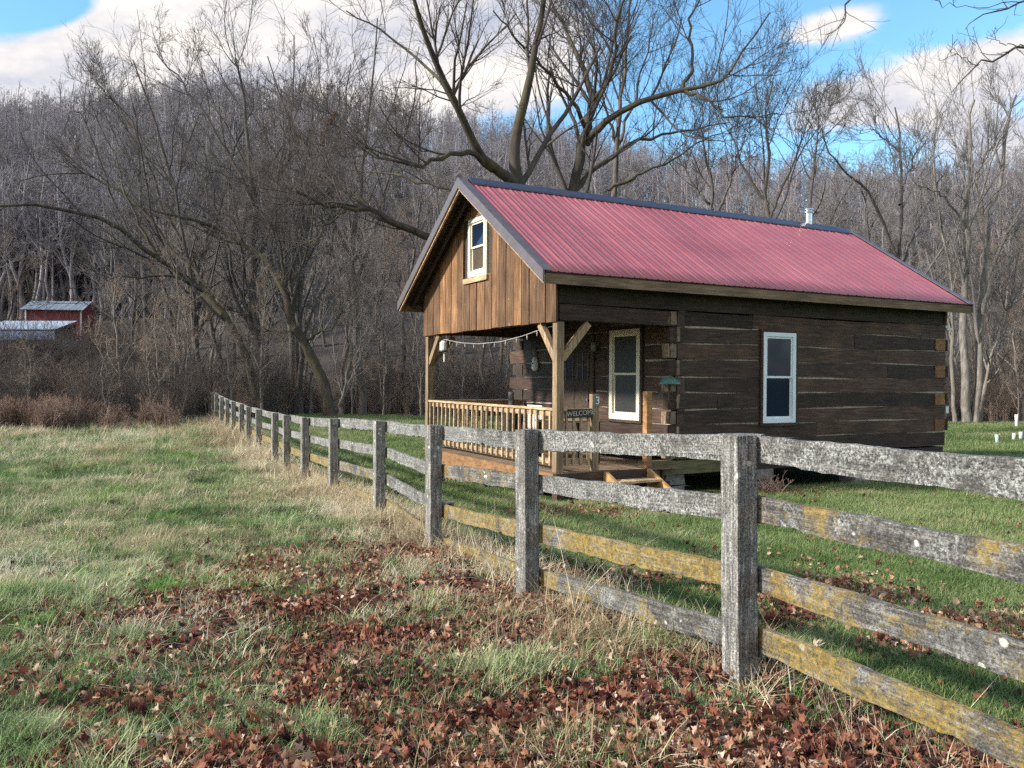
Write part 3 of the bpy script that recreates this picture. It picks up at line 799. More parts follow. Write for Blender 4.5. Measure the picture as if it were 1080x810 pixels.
def fpost(i):
    x, y, zt = FP[i]; zb = gz1(x, y) - .25
    b = MB(); s = .064
    lean = random.uniform(-.008, .008) if i > 1 else .006
    n = 8
    for side_ in range(1):
        vs = []; fs = []
        for k in range(n + 1):
            z = zb + (zt - zb) * k / n; off = lean * (z - zb)
            for sx, sy in ((-1, -1), (0, -1.02), (1, -1), (1.02, 0), (1, 1), (0, 1.02), (-1, 1), (-1.02, 0)):
                vs.append((sx * s + off + random.uniform(-.0025, .0025), sy * s * 1.0 + random.uniform(-.0025, .0025), z - zt + random.uniform(-.004, .004)))
        for k in range(n):
            for j in range(8): fs.append((k * 8 + j, k * 8 + (j + 1) % 8, k * 8 + 8 + (j + 1) % 8, k * 8 + 8 + j))
        c = len(vs); vs.append((lean * (zt - zb), 0, random.uniform(.0, .012)))
        for j in range(8): fs.append((n * 8 + j, n * 8 + (j + 1) % 8, c))
        b.add(vs, fs)
    o = b.build('post', M['fpost'], fence); o.location = Vector((x, y, zt)) - fo
    rot = {0: fang, 1: fang - R(3), 2: fang + R(6), 3: fang + R(4)}.get(i, fang + R(random.uniform(-5, 5)))
    o.rotation_euler = (0, 0, rot)
for i in range(N): fpost(i)
M['rust_iron'] = mat_simple('rusty iron', (.10, .05, .03), .8)
# drops of the four boards below the post top at each post (left end, right end)
drop = {0: (.0, .325, .68, 1.00), 1: (.0, .32, .675, 1.0), 2: (.012, .355, .72, 1.07), 3: (0.01, .42, .80, 1.15), 4: (.005, .34, .69, 1.03)}
def board(i, j):
    a = FP[i]; c = FP[i + 1]
    A = Vector(a); C_ = Vector(c); d = C_ - A; dh = Vector((d.x, d.y, 0)).normalized()
    nrm = Vector((-dh.y, dh.x, 0)) * -1                     # towards the house side
    if nrm.x < 0: nrm = -nrm
    da = drop.get(i, (0, .335, .67, 1.0))[j] + random.uniform(-.012, .012)
    dc = drop.get(i + 1, (0, .335, .67, 1.0))[j] + random.uniform(-.012, .012)
    A2 = A + nrm * .083 - dh * (.06 if i else .4) ; C2 = C_ + nrm * .083 + dh * .06
    A2.z = A.z - da; C2.z = C_.z - dc
    if i % 2: A2 += nrm * .004; C2 += nrm * .004
    Ld = (C2 - A2).length; n = max(6, int(Ld / .06)) if i < 5 else 8
    hw = .138 if j else .148
    th = .028
    b = MB(); vs = []; fs = []
    p1, p2, p3 = [random.uniform(0, 9) for _ in range(3)]
    rr = random.Random(i * 7 + j)
    bow = random.uniform(-.006, .016)
    amp = 1.0 if i < 5 else .4
    for k in range(n + 1):
        s = k / n; x = s * Ld
        top = (.004 * math.sin(x * 2.3 + p1) + .003 * math.sin(x * 9 + p2) + rr.uniform(-.003, .002)) * amp
        bot = (-hw + .006 * math.sin(x * 1.9 + p3) + .005 * math.sin(x * 7 + p1) + rr.uniform(-.004, .004)) * 1.0
        if rr.random() < .10 and i < 5: bot += rr.uniform(0, .02)
        sag = -bow * math.sin(math.pi * s); wv = .006 * math.sin(x * 1.4 + p2) * amp
        for (t_, z) in ((0, top - .003), (0, (top + bot) / 2), (0, bot + .003), (th, bot), (th, (top + bot) / 2), (th, top)):
            vs.append((x, -t_ - wv + rr.uniform(-.0012, .0012), z + sag))
    for k in range(n):
        for q in range(6): fs.append((k * 6 + q, k * 6 + (q + 1) % 6, k * 6 + 6 + (q + 1) % 6, k * 6 + 6 + q))
    fs += [(5, 4, 3, 2, 1, 0), tuple(n * 6 + q for q in range(6))]
    b.add(vs, fs)
    mt = {0: 'rail_grey', 1: 'rail_grey', 2: 'rail_yellow', 3: 'rail_yellow'}[j]
    if (i, j) in ((2, 1), (0, 1), (0, 2), (1, 3), (3, 2), (4, 2)): mt = 'rail_mid'
    if (i, j) in ((3, 1), (3, 2), (4, 1)) : mt = 'rail_grey'
    o = b.build('board', M[mt], fence)
    xx = (C2 - A2).normalized(); zz = Vector((0, 0, 1)); yy = zz.cross(xx).normalized(); zz = xx.cross(yy)
    o.matrix_local = Matrix.Translation(A2 - fo) @ Matrix((xx, yy, zz)).transposed().to_4x4()
    if i in (0, 1, 2, 3):     # nail heads near the board's ends
        for xx_ in (.09, Ld - .10):
            for zz_ in (-.045, -.095):
                k = MB(); k.tube([(xx_ + random.uniform(-.01, .01), .004, zz_), (xx_, .0085, zz_)], .0055, 6); k.build('nail_head', M['rust_iron'], o)
    if mt == 'rail_yellow': o['label'] = 'fence board crusted with yellow lichen'
for i in range(N - 1):
    for j in range(4): board(i, j)

# ------------------------------------------------------------------ scattering of uncountable stuff
PROTO = {}
def proto_coll(name, objs):
    c = bpy.data.collections.new(name)
    for o in objs: c.objects.link(o)
    return c
def scatter(name, pts, rot, scl, tint, idx, coll, kind='stuff'):
    n = len(pts)
    me = bpy.data.meshes.new(name); me.vertices.add(n); me.vertices.foreach_set('co', np.asarray(pts, np.float32).ravel())
    def at(nm, ty, v, key='value'):
        a = me.attributes.new(nm, ty, 'POINT'); a.data.foreach_set(key, v)
    at('rot', 'FLOAT_VECTOR', np.asarray(rot, np.float32).ravel(), 'vector')
    at('scl', 'FLOAT', np.asarray(scl, np.float32)); at('tint', 'FLOAT', np.asarray(tint, np.float32)); at('idx', 'INT', np.asarray(idx, np.int32))
    me.update()
    o = bpy.data.objects.new(name, me); COL.objects.link(o); o['kind'] = kind
    ng = bpy.data.node_groups.new(name, 'GeometryNodeTree')
    ng.interface.new_socket('Geometry', in_out='INPUT', socket_type='NodeSocketGeometry')
    ng.interface.new_socket('Geometry', in_out='OUTPUT', socket_type='NodeSocketGeometry')
    N_ = ng.nodes; gi = N_.new('NodeGroupInput'); go = N_.new('NodeGroupOutput')
    ip = N_.new('GeometryNodeInstanceOnPoints'); ci = N_.new('GeometryNodeCollectionInfo')
    ci.inputs['Collection'].default_value = coll; ci.inputs['Separate Children'].default_value = True; ci.inputs['Reset Children'].default_value = True
    def na(nm, ty):
        a = N_.new('GeometryNodeInputNamedAttribute'); a.data_type = ty; a.inputs['Name'].default_value = nm; return a.outputs['Attribute']
    lk = ng.links.new
    lk(gi.outputs[0], ip.inputs['Points']); lk(ci.outputs[0], ip.inputs['Instance']); ip.inputs['Pick Instance'].default_value = True
    lk(na('idx', 'INT'), ip.inputs['Instance Index']); lk(na('rot', 'FLOAT_VECTOR'), ip.inputs['Rotation'])
    lk(na('scl', 'FLOAT'), ip.inputs['Scale']); lk(ip.outputs[0], go.inputs[0])
    md = o.modifiers.new('scatter', 'NODES'); md.node_group = ng
    return o

def blade_clump(name, nb, h, spread, w, lean, mat, seed, curl=.6):
    r = np.random.default_rng(seed); V = []; Fq = []
    for i in range(nb):
        a = r.uniform(0, 6.283); d = spread * math.sqrt(r.uniform(0, 1)); bx, by = d * math.cos(a), d * math.sin(a)
        az = r.uniform(0, 6.283); hh = h * r.uniform(.45, 1.15); ln = lean * r.uniform(.2, 1.6)
        dx, dy = math.cos(az), math.sin(az); px_, py_ = -dy, dx; ww = w * r.uniform(.6, 1.3)
        b0 = len(V); n = 4
        for k in range(n):
            s = k / (n - 1); out = hh * ln * s ** 1.7; z = hh * (s - curl * ln * .45 * s ** 2.4)
            wd = ww * (1 - s) ** .7 if k < n - 1 else ww * .12
            V.append((bx + dx * out - px_ * wd / 2, by + dy * out - py_ * wd / 2, z - .01)); V.append((bx + dx * out + px_ * wd / 2, by + dy * out + py_ * wd / 2, z - .01))
        for k in range(n - 1): Fq.append((b0 + 2 * k, b0 + 2 * k + 1, b0 + 2 * k + 3, b0 + 2 * k + 2))
    me = np_mesh(name, V, Fq, True); o = bpy.data.objects.new(name, me); me.materials.append(mat); return o

GREEN = [(0, (.035, .070, .028)), (.25, (.12, .195, .070)), (.5, (.25, .35, .14)), (.8, (.54, .54, .32)), (1, (.16, .32, .06))]
STRAW = [(0, (.20, .13, .07)), (.3, (.46, .36, .22)), (.65, (.72, .63, .44)), (1, (.86, .81, .64))]
M['grass'] = mat_blade('field grass', GREEN); M['straw'] = mat_blade('dead grass', STRAW)
M['lawn'] = mat_blade('lawn grass', [(0, (.065, .11, .030)), (.4, (.155, .23, .075)), (.75, (.28, .34, .145)), (1, (.46, .41, .24))])
M['leaf'] = mat_blade('fallen leaves', [(0, (.05, .024, .024)), (.2, (.12, .044, .036)), (.42, (.24, .085, .055)), (.58, (.31, .145, .085)), (.78, (.42, .27, .17)), (1, (.56, .43, .33))], trans=.12)

cg = proto_coll('grass tufts', [blade_clump('tuft_%d' % i, 30, .095, .07, .0058, .75, M['grass'], 100 + i) for i in range(4)])
cs = proto_coll('straw tufts', [blade_clump('straw_%d' % i, 24, .135, .07, .0050, 1.05, M['straw'], 200 + i, .8) for i in range(4)])
cl_ = proto_coll('lawn tufts', [blade_clump('lawn_%d' % i, 40, .055, .13, .0055, .8, M['lawn'], 300 + i) for i in range(3)])

def frustum_pts(n, y0, y1, power, umin=-.66, umax=.68):
    """random points in the wedge in front of the camera, denser when near"""
    e = 2 - power; u = rng.uniform(umin, umax, n); y = (y0 ** e + rng.uniform(0, 1, n) * (y1 ** e - y0 ** e)) ** (1 / e); return u * y, y

def mk(n, tiltmax=.15):
    return np.stack([rng.uniform(-tiltmax, tiltmax, n), rng.uniform(-tiltmax, tiltmax, n), rng.uniform(0, 6.283, n)], 1)

def clear_of_house(x, y, pad=0.05):
    dx = x - H0.x; dy = y - H0.y; c, s = math.cos(math.pi / 2 - TH), math.sin(math.pi / 2 - TH)
    u = dx * c + dy * s; v = -dx * s + dy * c
    return ~((u > -.1 - pad) & (u < L + pad) & (v > -.05 - pad) & (v < W + pad))
# field grass and straw, left of the fence
x, y = frustum_pts(125000, 2.3, 36, 1.3)
fd = fdist(x, y); st_ = m_straw(x, y); lf = m_leaf(x, y)
clump = sstep(.32, .56, fbm(x, y, .26, 66, 2)) * .85 + .15
keep = (fd < .35) & (y < wood_edge(x) + 1.5) & (rng.uniform(0, 1, len(x)) < clump) & (rng.uniform(0, 1, len(x)) > lf * (.45 + .48 * sstep(.38, .5, fbm(x, y, .5, 67, 2))))
x, y, st_, fd = x[keep], y[keep], st_[keep], fd[keep]
isst = rng.uniform(0, 1, len(x)) < st_
sz = 1 + np.clip((y - 8) / 14, 0, 1.6)
hgt = .50 + 1.25 * fbm(x, y, .55, 61) ** 1.3 + .35 * (fbm(x, y, .3, 62) > .66)
for nm, m_, coll, lbl in (('field_grass', ~isst, cg, 'rough green pasture grass'), ('dry_grass', isst, cs, 'dead straw-coloured grass')):
    xx, yy = x[m_], y[m_]; n = len(xx)
    tint = np.clip(fbm(xx, yy, 1.2, 71) * .7 + fbm(xx, yy, .2, 77, 2) * 1.0 - .38 + rng.normal(0, .1, n), 0, .82) if nm == 'field_grass' else np.clip(fbm(xx, yy, 1.8, 73) * 1.2 - .1 + rng.normal(0, .14, n), 0, 1)
    if nm == 'field_grass':
        g_ = fbm(xx, yy, .55, 75) > .70; tint[g_] = 1.0
    fence_boost = 1 + .5 * np.exp(-((fd[m_]) ** 2) / .12) * (nm == 'dry_grass')
    o = scatter(nm, np.stack([xx, yy, gz(xx, yy)], 1), mk(n, .25), sz[m_] * hgt[m_] * fence_boost * rng.uniform(.7, 1.25, n), tint, rng.integers(0, 4, n), coll)
    tag(o, lbl + ' covering the field', 'grass')
print('field tufts', len(x))
# lawn on the house side
x, y = frustum_pts(85000, 3.6, 52, 1.2, -.42, .70)
fd = fdist(x, y)
keep = (fd > .0) & (y < wood_edge(x) + .5) & clear_of_house(x, y, 0) & (rng.uniform(0, 1, len(x)) > m_leaf(x, y) * .7)
keep &= (rng.uniform(0, 1, len(x)) < (.25 + .75 * sstep(0, .9, fd)))
x, y = x[keep], y[keep]; n = len(x)
tint = np.clip(-.12 + fbm(x, y, 1.8, 81) * .9 + fbm(x, y, .3, 82, 2) * .5 + rng.normal(0, .14, n), 0, 1)
o = scatter('lawn_grass', np.stack([x, y, gz(x, y)], 1), mk(n), (1 + np.clip((y - 8) / 12, 0, 2)) * rng.uniform(.75, 1.3, n), tint, rng.integers(0, 3, n), cl_)
tag(o, 'short green lawn grass around the cabin', 'grass')
print('lawn tufts', n)
# taller dead stalks along the fence
cst = proto_coll('stalks', [blade_clump('stalk_%d' % i, 5, .62, .05, .0035, .75, M['straw'], 400 + i, .5) for i in range(4)])
t_ = rng.uniform(0, 1, 900); y = 3.3 + t_ ** 1.1 * 25; x = fence_x(y) + rng.normal(0, .18, 900) + .08
o = scatter('dead_stalks', np.stack([x, y, gz(x, y)], 1), mk(900, .45), rng.uniform(.45, 1.15, 900) * np.where(y < 5.5, .6, 1), rng.uniform(.3, 1, 900), rng.integers(0, 4, 900), cst)
tag(o, 'thin dead stalks standing along the fence line', 'stalks')

# fallen leaves: lobed, curled
def leaf_proto(name, seed):
    r = np.random.default_rng(seed)
    ang_ = np.radians([-90, -62, -40, -22, -5, 12, 32, 50, 68, 79, 90, 101, 112, 130, 148, 168, 185, 202, 220, 242])
    rad_ = np.array([.45, .52, .68, .52, .74, .52, .95, .66, .74, .70, 1.05, .70, .74, .66, .95, .52, .74, .52, .68, .52]) * r.uniform(.78, 1.15, 20)
    s = .054
    fold = r.uniform(.2, 1.5); cup = r.uniform(-.5, 2.0); tw = r.uniform(-1.2, 1.2)
    def bend(px_, py_):
        z = fold * abs(px_) * .8 + cup * (px_ ** 2 + py_ ** 2) / .06 * .5 + tw * px_ * py_ / .05 + .006 * math.sin(px_ * 90 + seed)
        return (px_ * (1 - .35 * fold), py_, z)
    V = [bend(0, 0)]
    for a, q in zip(ang_, rad_): V.append(bend(math.cos(a) * q * s, math.sin(a) * q * s))
    for a, q in zip(ang_, rad_): V.append(bend(math.cos(a) * q * s * .45, math.sin(a) * q * s * .45))
    n = 20; Fq = []
    for i in range(n):
        j = (i + 1) % n
        Fq.append((1 + n + i, 1 + i, 1 + j, 1 + n + j)); Fq.append((0, 1 + n + i, 1 + n + j, 1 + n + j))
    V = np.array(V)
    me = bpy.data.meshes.new(name); me.from_pydata([tuple(v) for v in V], [], [f if len(set(f)) == 4 else f[:3] for f in Fq]); me.update()
    for p in me.polygons: p.use_smooth = True
    me.materials.append(M['leaf']); return bpy.data.objects.new(name, me)
clf = proto_coll('leaf shapes', [leaf_proto('leaf_%d' % i, i + 1) for i in range(7)])
x, y = frustum_pts(135000, 2.2, 16, 1.5, -.66, .70)
p_ = m_leaf(x, y); keep = (rng.uniform(0, 1, len(x)) < p_ ** 1.15 * (.30 + .65 * sstep(.36, .60, fbm(x, y, .45, 43))) + .015) & clear_of_house(x, y, 0); x, y = x[keep], y[keep]; n = len(x)
rot = np.stack([rng.normal(0, .5, n), rng.normal(0, .5, n), rng.uniform(0, 6.283, n)], 1)
flip = rng.uniform(0, 1, n) < .5; rot[flip, 0] += math.pi
z = gz(x, y) + rng.uniform(.008, .065, n)
tint = np.clip(fbm(x, y, .7, 91) * .7 + rng.normal(.13, .26, n), 0, 1)
o = scatter('fallen_leaves', np.stack([x, y, z], 1), rot, rng.uniform(.4, 1.1, n) * .74, tint, rng.integers(0, 7, n), clf)
tag(o, 'reddish brown fallen maple leaves', 'leaves')
print('leaves', n)

# ------------------------------------------------------------------ trees
def tubes(Pt, Rd, k):
    """Pt (B,n,3), Rd (B,n) -> verts, quads"""
    B, n, _ = Pt.shape
    T = np.empty_like(Pt); T[:, 1:-1] = Pt[:, 2:] - Pt[:, :-2]; T[:, 0] = Pt[:, 1] - Pt[:, 0]; T[:, -1] = Pt[:, -1] - Pt[:, -2]
    T /= np.linalg.norm(T, axis=2, keepdims=True) + 1e-9
    d0 = T.mean(1); ref = np.zeros((B, 3)); ref[:, 0] = 1; bad = np.abs(d0[:, 0]) > .7 * (np.linalg.norm(d0, axis=1) + 1e-9); ref[bad] = (0, 1, 0)
    U = np.cross(T, ref[:, None, :]); U /= np.linalg.norm(U, axis=2, keepdims=True) + 1e-9
    Wv = np.cross(T, U)
    a = np.arange(k) * 2 * math.pi / k
    V = Pt[:, :, None, :] + Rd[:, :, None, None] * (U[:, :, None, :] * np.cos(a)[None, None, :, None] + Wv[:, :, None, :] * np.sin(a)[None, None, :, None])
    base = (np.arange(B) * n * k)[:, None, None] + (np.arange(n - 1) * k)[None, :, None]
    j = np.arange(k)[None, None, :]; j2 = (j + 1) % k
    Fq = np.stack([base + j, base + j2, base + k + j2, base + k + j], -1).reshape(-1, 4)
    return V.reshape(-1, 3), Fq
def join(parts):
    V = []; Fs = []; b = 0
    for v, f in parts: V.append(v); Fs.append(f + b); b += len(v)
    return np.concatenate(V), np.concatenate(Fs)
def grow(r, Pp, Rp, m, t0, t1, lr, angle, up, npt, rscale=.62, wig=.12, rmin=.004, tip=.35, lmin=.0):
    B, n, _ = Pp.shape
    seg = np.linalg.norm(Pp[:, 1:] - Pp[:, :-1], axis=2).sum(1)
    t = r.uniform(t0, t1, (B, m)); ft = t * (n - 1); i = np.minimum(ft.astype(int), n - 2); fr = (ft - i)[..., None]
    bi = np.arange(B)[:, None]
    p0 = Pp[bi, i] * (1 - fr) + Pp[bi, i + 1] * fr
    rd = Rp[bi, i] * (1 - fr[..., 0]) + Rp[bi, i + 1] * fr[..., 0]
    tg = Pp[bi, i + 1] - Pp[bi, i]; tg /= np.linalg.norm(tg, axis=2, keepdims=True) + 1e-9
    rv = r.normal(size=(B, m, 3)); rv -= (rv * tg).sum(2, keepdims=True) * tg; rv /= np.linalg.norm(rv, axis=2, keepdims=True) + 1e-9
    an = np.radians(r.normal(angle, 12, (B, m)))[..., None]
    d = tg * np.cos(an) + rv * np.sin(an); d[..., 2] += up * .5
    d /= np.linalg.norm(d, axis=2, keepdims=True)
    ln = seg[:, None] * lr * (1.15 - .6 * t) * r.uniform(.6, 1.25, (B, m)); ln = np.maximum(ln, lmin)
    K = B * m; d = d.reshape(K, 3); ln = ln.reshape(K); p = p0.reshape(K, 3); rd = np.maximum(rd.reshape(K) * rscale, rmin)
    out = np.empty((K, npt, 3)); out[:, 0] = p; rr = np.empty((K, npt))
    for q in range(1, npt):
        d = d + r.normal(0, wig, (K, 3)); d[:, 2] += up * .22; d /= np.linalg.norm(d, axis=1, keepdims=True)
        p = p + d * (ln / (npt - 1))[:, None]; out[:, q] = p
    s = np.linspace(0, 1, npt)[None, :]; rr = np.maximum(rd[:, None] * (1 - (1 - tip) * s), rmin * .7)
    return out, rr

def catmull(P_, n):
    P_ = np.array(P_, float); m = len(P_); Q = np.vstack([2 * P_[0] - P_[1], P_, 2 * P_[-1] - P_[-2]])
    s = np.linspace(0, m - 1 - 1e-6, n); i = s.astype(int); f = (s - i)[:, None]
    a, b, c, d = Q[i], Q[i + 1], Q[i + 2], Q[i + 3]
    return .5 * ((2 * b) + (-a + c) * f + (2 * a - 5 * b + 4 * c - d) * f ** 2 + (-a + 3 * b - 3 * c + d) * f ** 3)

def forest_tree(seed, H, lv=(15, 7, 6, 4), tw=.006, spread=.34, r0=.16, low=.28, stems=1):
    r = np.random.default_rng(seed)
    Ts = []; Rs = []
    for s_ in range(stems):
        n = 9; z = np.linspace(0, 1, n); P_ = np.zeros((n, 3)); hh = H * (1 - .15 * s_)
        P_[:, 2] = z * hh * .93; ln = r.normal(0, .05 + .08 * (stems > 1), 2)
        P_[:, 0] = np.cumsum(r.normal(0, .014, n)) * H + ln[0] * hh * z; P_[:, 1] = np.cumsum(r.normal(0, .014, n)) * H + ln[1] * hh * z
        P_[:, :2] -= P_[0, :2]; P_[0, 2] = -.5
        Ts.append(P_); Rs.append(r0 * (1 - .25 * s_) * (1 - z) ** .8 + .02)
    T = np.stack(Ts); Rt = np.stack(Rs)
    L1, R1 = grow(r, T, Rt, lv[0] // stems, low, .98, spread, 48, .35, 7, .55, .13, .012)
    L2, R2 = grow(r, L1, R1, lv[1], .2, 1, .45, 45, .25, 4, .55, .16, .009)
    L3, R3 = grow(r, L2, R2, lv[2], .15, 1, .5, 42, .2, 3, .6, .18, tw * 1.2)
    trunk = join([tubes(T, Rt, 8), tubes(L1, R1, 5)])
    cr = [tubes(L2, R2, 3), tubes(L3, R3, 3)]
    if len(lv) > 3 and lv[3]:
        L4, R4 = grow(r, L3, R3, lv[3], .1, 1, .6, 40, .2, 3, .7, .2, tw); cr.append(tubes(L4, R4, 3))
    return trunk, join(cr)

def copy_tree(root, loc, rz_, s):
    c = root.copy(); COL.objects.link(c); c.location = loc; c.rotation_euler = (0, 0, rz_); c.scale = (s, s, s * random.uniform(.92, 1.1))
    for ch_ in list(root.children):
        k = ch_.copy(); COL.objects.link(k); k.parent = c
    return c

kinds = [
    ('bare_tree', 'bare grey deciduous tree with fine twigs in the wood behind the clearing', dict(H=15, seed=11), 'bark', 'twig'),
    ('bare_tree', 'bare grey deciduous tree with fine twigs in the wood behind the clearing', dict(H=17, seed=12, spread=.3, r0=.19, low=.4), 'bark', 'twig'),
    ('bare_tree', 'bare grey deciduous tree with fine twigs in the wood behind the clearing', dict(H=13, seed=13, spread=.4, r0=.14, low=.2), 'barkpale', 'twig'),
    ('bare_tree', 'bare grey deciduous tree with fine twigs in the wood behind the clearing', dict(H=14, seed=14, spread=.32, stems=2, low=.25), 'bark', 'brush'),
    ('bare_sapling', 'thin bare sapling standing at the edge of the wood', dict(H=7.5, seed=15, r0=.06, lv=(12, 6, 5, 4), low=.12, spread=.38), 'barkpale', 'brush'),
]
protos = []; FG = 'bare trees of the wood'
for nm, lb, kw, mb_, mt_ in kinds:
    (tv, tf), (cv, cf) = forest_tree(**kw)
    protos.append((nm, lb, np_mesh('trunk', tv, tf, True), np_mesh('crown', cv, cf), mb_, mt_))
for p in protos: p[2].materials.append(M[p[4]]); p[3].materials.append(M[p[5]])
roots = []
cand = []
# (kind index, x, y): the first rows are placed by hand to keep the barn in view
r_ = np.random.default_rng(5)
def far_enough(x, y, d):
    for (a, b_, *_r) in cand:
        if (a - x) ** 2 + (b_ - y) ** 2 < d * d: return False
    return True
tries = 0
while len(cand) < 215 and tries < 20000:
    tries += 1
    y = 43 + 78 * r_.uniform() ** .9; u = r_.uniform(-.69, .69); x = u * y
    if y < wood_edge(x) + 1.5: continue
    if -.66 < u < -.49 and y < 81: continue
    if not far_enough(x, y, 3.0): continue
    k = int(r_.integers(0, 4)); cand.append((x, y, k, r_.uniform(.72, 1.12)))
tries = 0; nsap = 0
while nsap < 75 and tries < 9000:
    tries += 1
    y = 31 + 34 * r_.uniform(); u = r_.uniform(-.69, .69); x = u * y
    if y < wood_edge(x) + .5 or y > wood_edge(x) + 12: continue
    
    if not far_enough(x, y, 1.6): continue
    cand.append((x, y, 4, r_.uniform(.5, 1.05) if u > -.48 else r_.uniform(.4, .6))); nsap += 1
first = {}
for (x, y, k, s) in cand:
    nm, lb, mt1, mt2, _, _ = protos[k]; z = gz1(x, y) - .1
    if k not in first:
        root = empty(nm, (x, y, z), (0, 0, random.uniform(0, 6))); root.scale = (s, s, s)
        link('trunk', mt1, None, root); link('crown', mt2, None, root); first[k] = root
        tag(root, lb, 'tree', FG if k < 4 else 'saplings at the wood edge')
    else: copy_tree(first[k], (x, y, z), random.uniform(0, 6.283), s)
# distant wood on the hillside
farp = []
for i, (h, sp_) in enumerate(((16, .30), (18, .27), (14, .34))):
    (tv, tf), (cv, cf) = forest_tree(50 + i, h, (11, 5, 4, 3), .016, sp_, .17, .3)
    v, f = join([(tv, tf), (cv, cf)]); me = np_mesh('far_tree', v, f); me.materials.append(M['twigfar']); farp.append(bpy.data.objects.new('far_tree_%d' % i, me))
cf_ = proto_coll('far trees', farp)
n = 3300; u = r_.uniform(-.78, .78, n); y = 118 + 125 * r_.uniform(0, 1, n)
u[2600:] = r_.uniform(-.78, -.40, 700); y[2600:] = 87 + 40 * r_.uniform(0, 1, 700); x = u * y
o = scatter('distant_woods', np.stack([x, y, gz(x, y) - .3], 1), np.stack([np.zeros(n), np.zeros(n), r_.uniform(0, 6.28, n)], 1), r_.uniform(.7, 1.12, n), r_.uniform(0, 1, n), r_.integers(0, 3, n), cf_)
tag(o, 'far bare woods covering the hillside up to the ridge', 'woods')
# brush along the foot of the wood
def shrub(name, seed, H, mat, stems=14, lv=(5, 4), sp_=.5, tw=.0045):
    r = np.random.default_rng(seed); T = np.zeros((stems, 5, 3)); z = np.linspace(0, 1, 5)
    for i in range(stems):
        a = r.uniform(0, 6.28); ln = r.uniform(.1, sp_); hh = H * r.uniform(.55, 1)
        T[i, :, 0] = r.normal(0, .15) + math.cos(a) * ln * hh * z ** 1.4; T[i, :, 1] = r.normal(0, .15) + math.sin(a) * ln * hh * z ** 1.4; T[i, :, 2] = hh * z - .1
    Rt = np.tile(.014 * (1 - z) + .004, (stems, 1))
    L1, R1 = grow(r, T, Rt, lv[0], .25, 1, .4, 42, .2, 3, .7, .2, tw * 1.2); L2, R2 = grow(r, L1, R1, lv[1], .1, 1, .55, 40, .15, 3, .8, .2, tw)
    v, f = join([tubes(T, Rt, 4), tubes(L1, R1, 3), tubes(L2, R2, 3)]); me = np_mesh(name, v, f); me.materials.append(mat); return bpy.data.objects.new(name, me)
cb_ = proto_coll('brush shapes', [shrub('brush_%d' % i, 500 + i, 2.6 + .5 * i, M['brush'] if i < 2 else M['twigdark']) for i in range(4)])
n0 = 3500; u = r_.uniform(-.72, .72, n0); y = 29 + 45 * r_.uniform(0, 1, n0) ** 1.3; u[3000:] = r_.uniform(-.70, -.47, 500); y[3000:] = r_.uniform(42, 53, 500); x = u * y; we = wood_edge(x)
keep = (y > we + .8) & (y < we + 24); x, y, u = x[keep], y[keep], u[keep]; n = len(x)
s = r_.uniform(.5, 1.05, n); s[(u < -.47) & (y > 42)] = r_.uniform(.85, 1.2, int(((u < -.47) & (y > 42)).sum())); s *= np.where(y < wood_edge(x) + 3, .65, 1)
o = scatter('brush', np.stack([x, y, gz(x, y)], 1), np.stack([np.zeros(n), np.zeros(n), r_.uniform(0, 6.28, n)], 1), s, r_.uniform(0, 1, n), r_.integers(0, 4, n), cb_)
tag(o, 'tangled leafless brush along the edge of the wood', 'brush'); print('brush', n)
cw_ = proto_coll('weed shapes', [shrub('weed_%d' % i, 520 + i, 1.25, M['weed'], 22, (5, 3), .22, .006) for i in range(3)])
n = 260; x = r_.uniform(-24, -12.5, n); y = 29.5 + r_.uniform(0, 3.6, n); keep = (r_.uniform(0, 1, n) < np.interp(x, [-24, -17, -15.6, -12.5], [1, 1, .22, .06])); x, y = x[keep], y[keep]; n = len(x)
o = scatter('dry_weeds', np.stack([x, y, gz(x, y)], 1), np.stack([np.zeros(n), np.zeros(n), r_.uniform(0, 6.28, n)], 1), r_.uniform(.6, 1.1, n), r_.uniform(0, 1, n), r_.integers(0, 3, n), cw_)
tag(o, 'reddish dry weeds standing at the left edge of the field', 'weeds')
# dry bush by the cabin wall
x = np.array([4.0, 4.45, 4.9, 3.7, 5.3]); y = np.array([13.75, 13.9, 14.15, 13.6, 14.4])
mini = proto_coll('bush shapes', [shrub('bush_0', 531, .42, M['weed'], 26, (4, 3), .9, .004)])
v_ = mini.objects[0]; v_.name = 'dry_bush'; COL.objects.link(v_); v_.location = (4.35, 13.75, gz1(4.35, 13.75) + .02)
tag(v_, 'low reddish dry bush against the foot of the long log wall', 'bush')

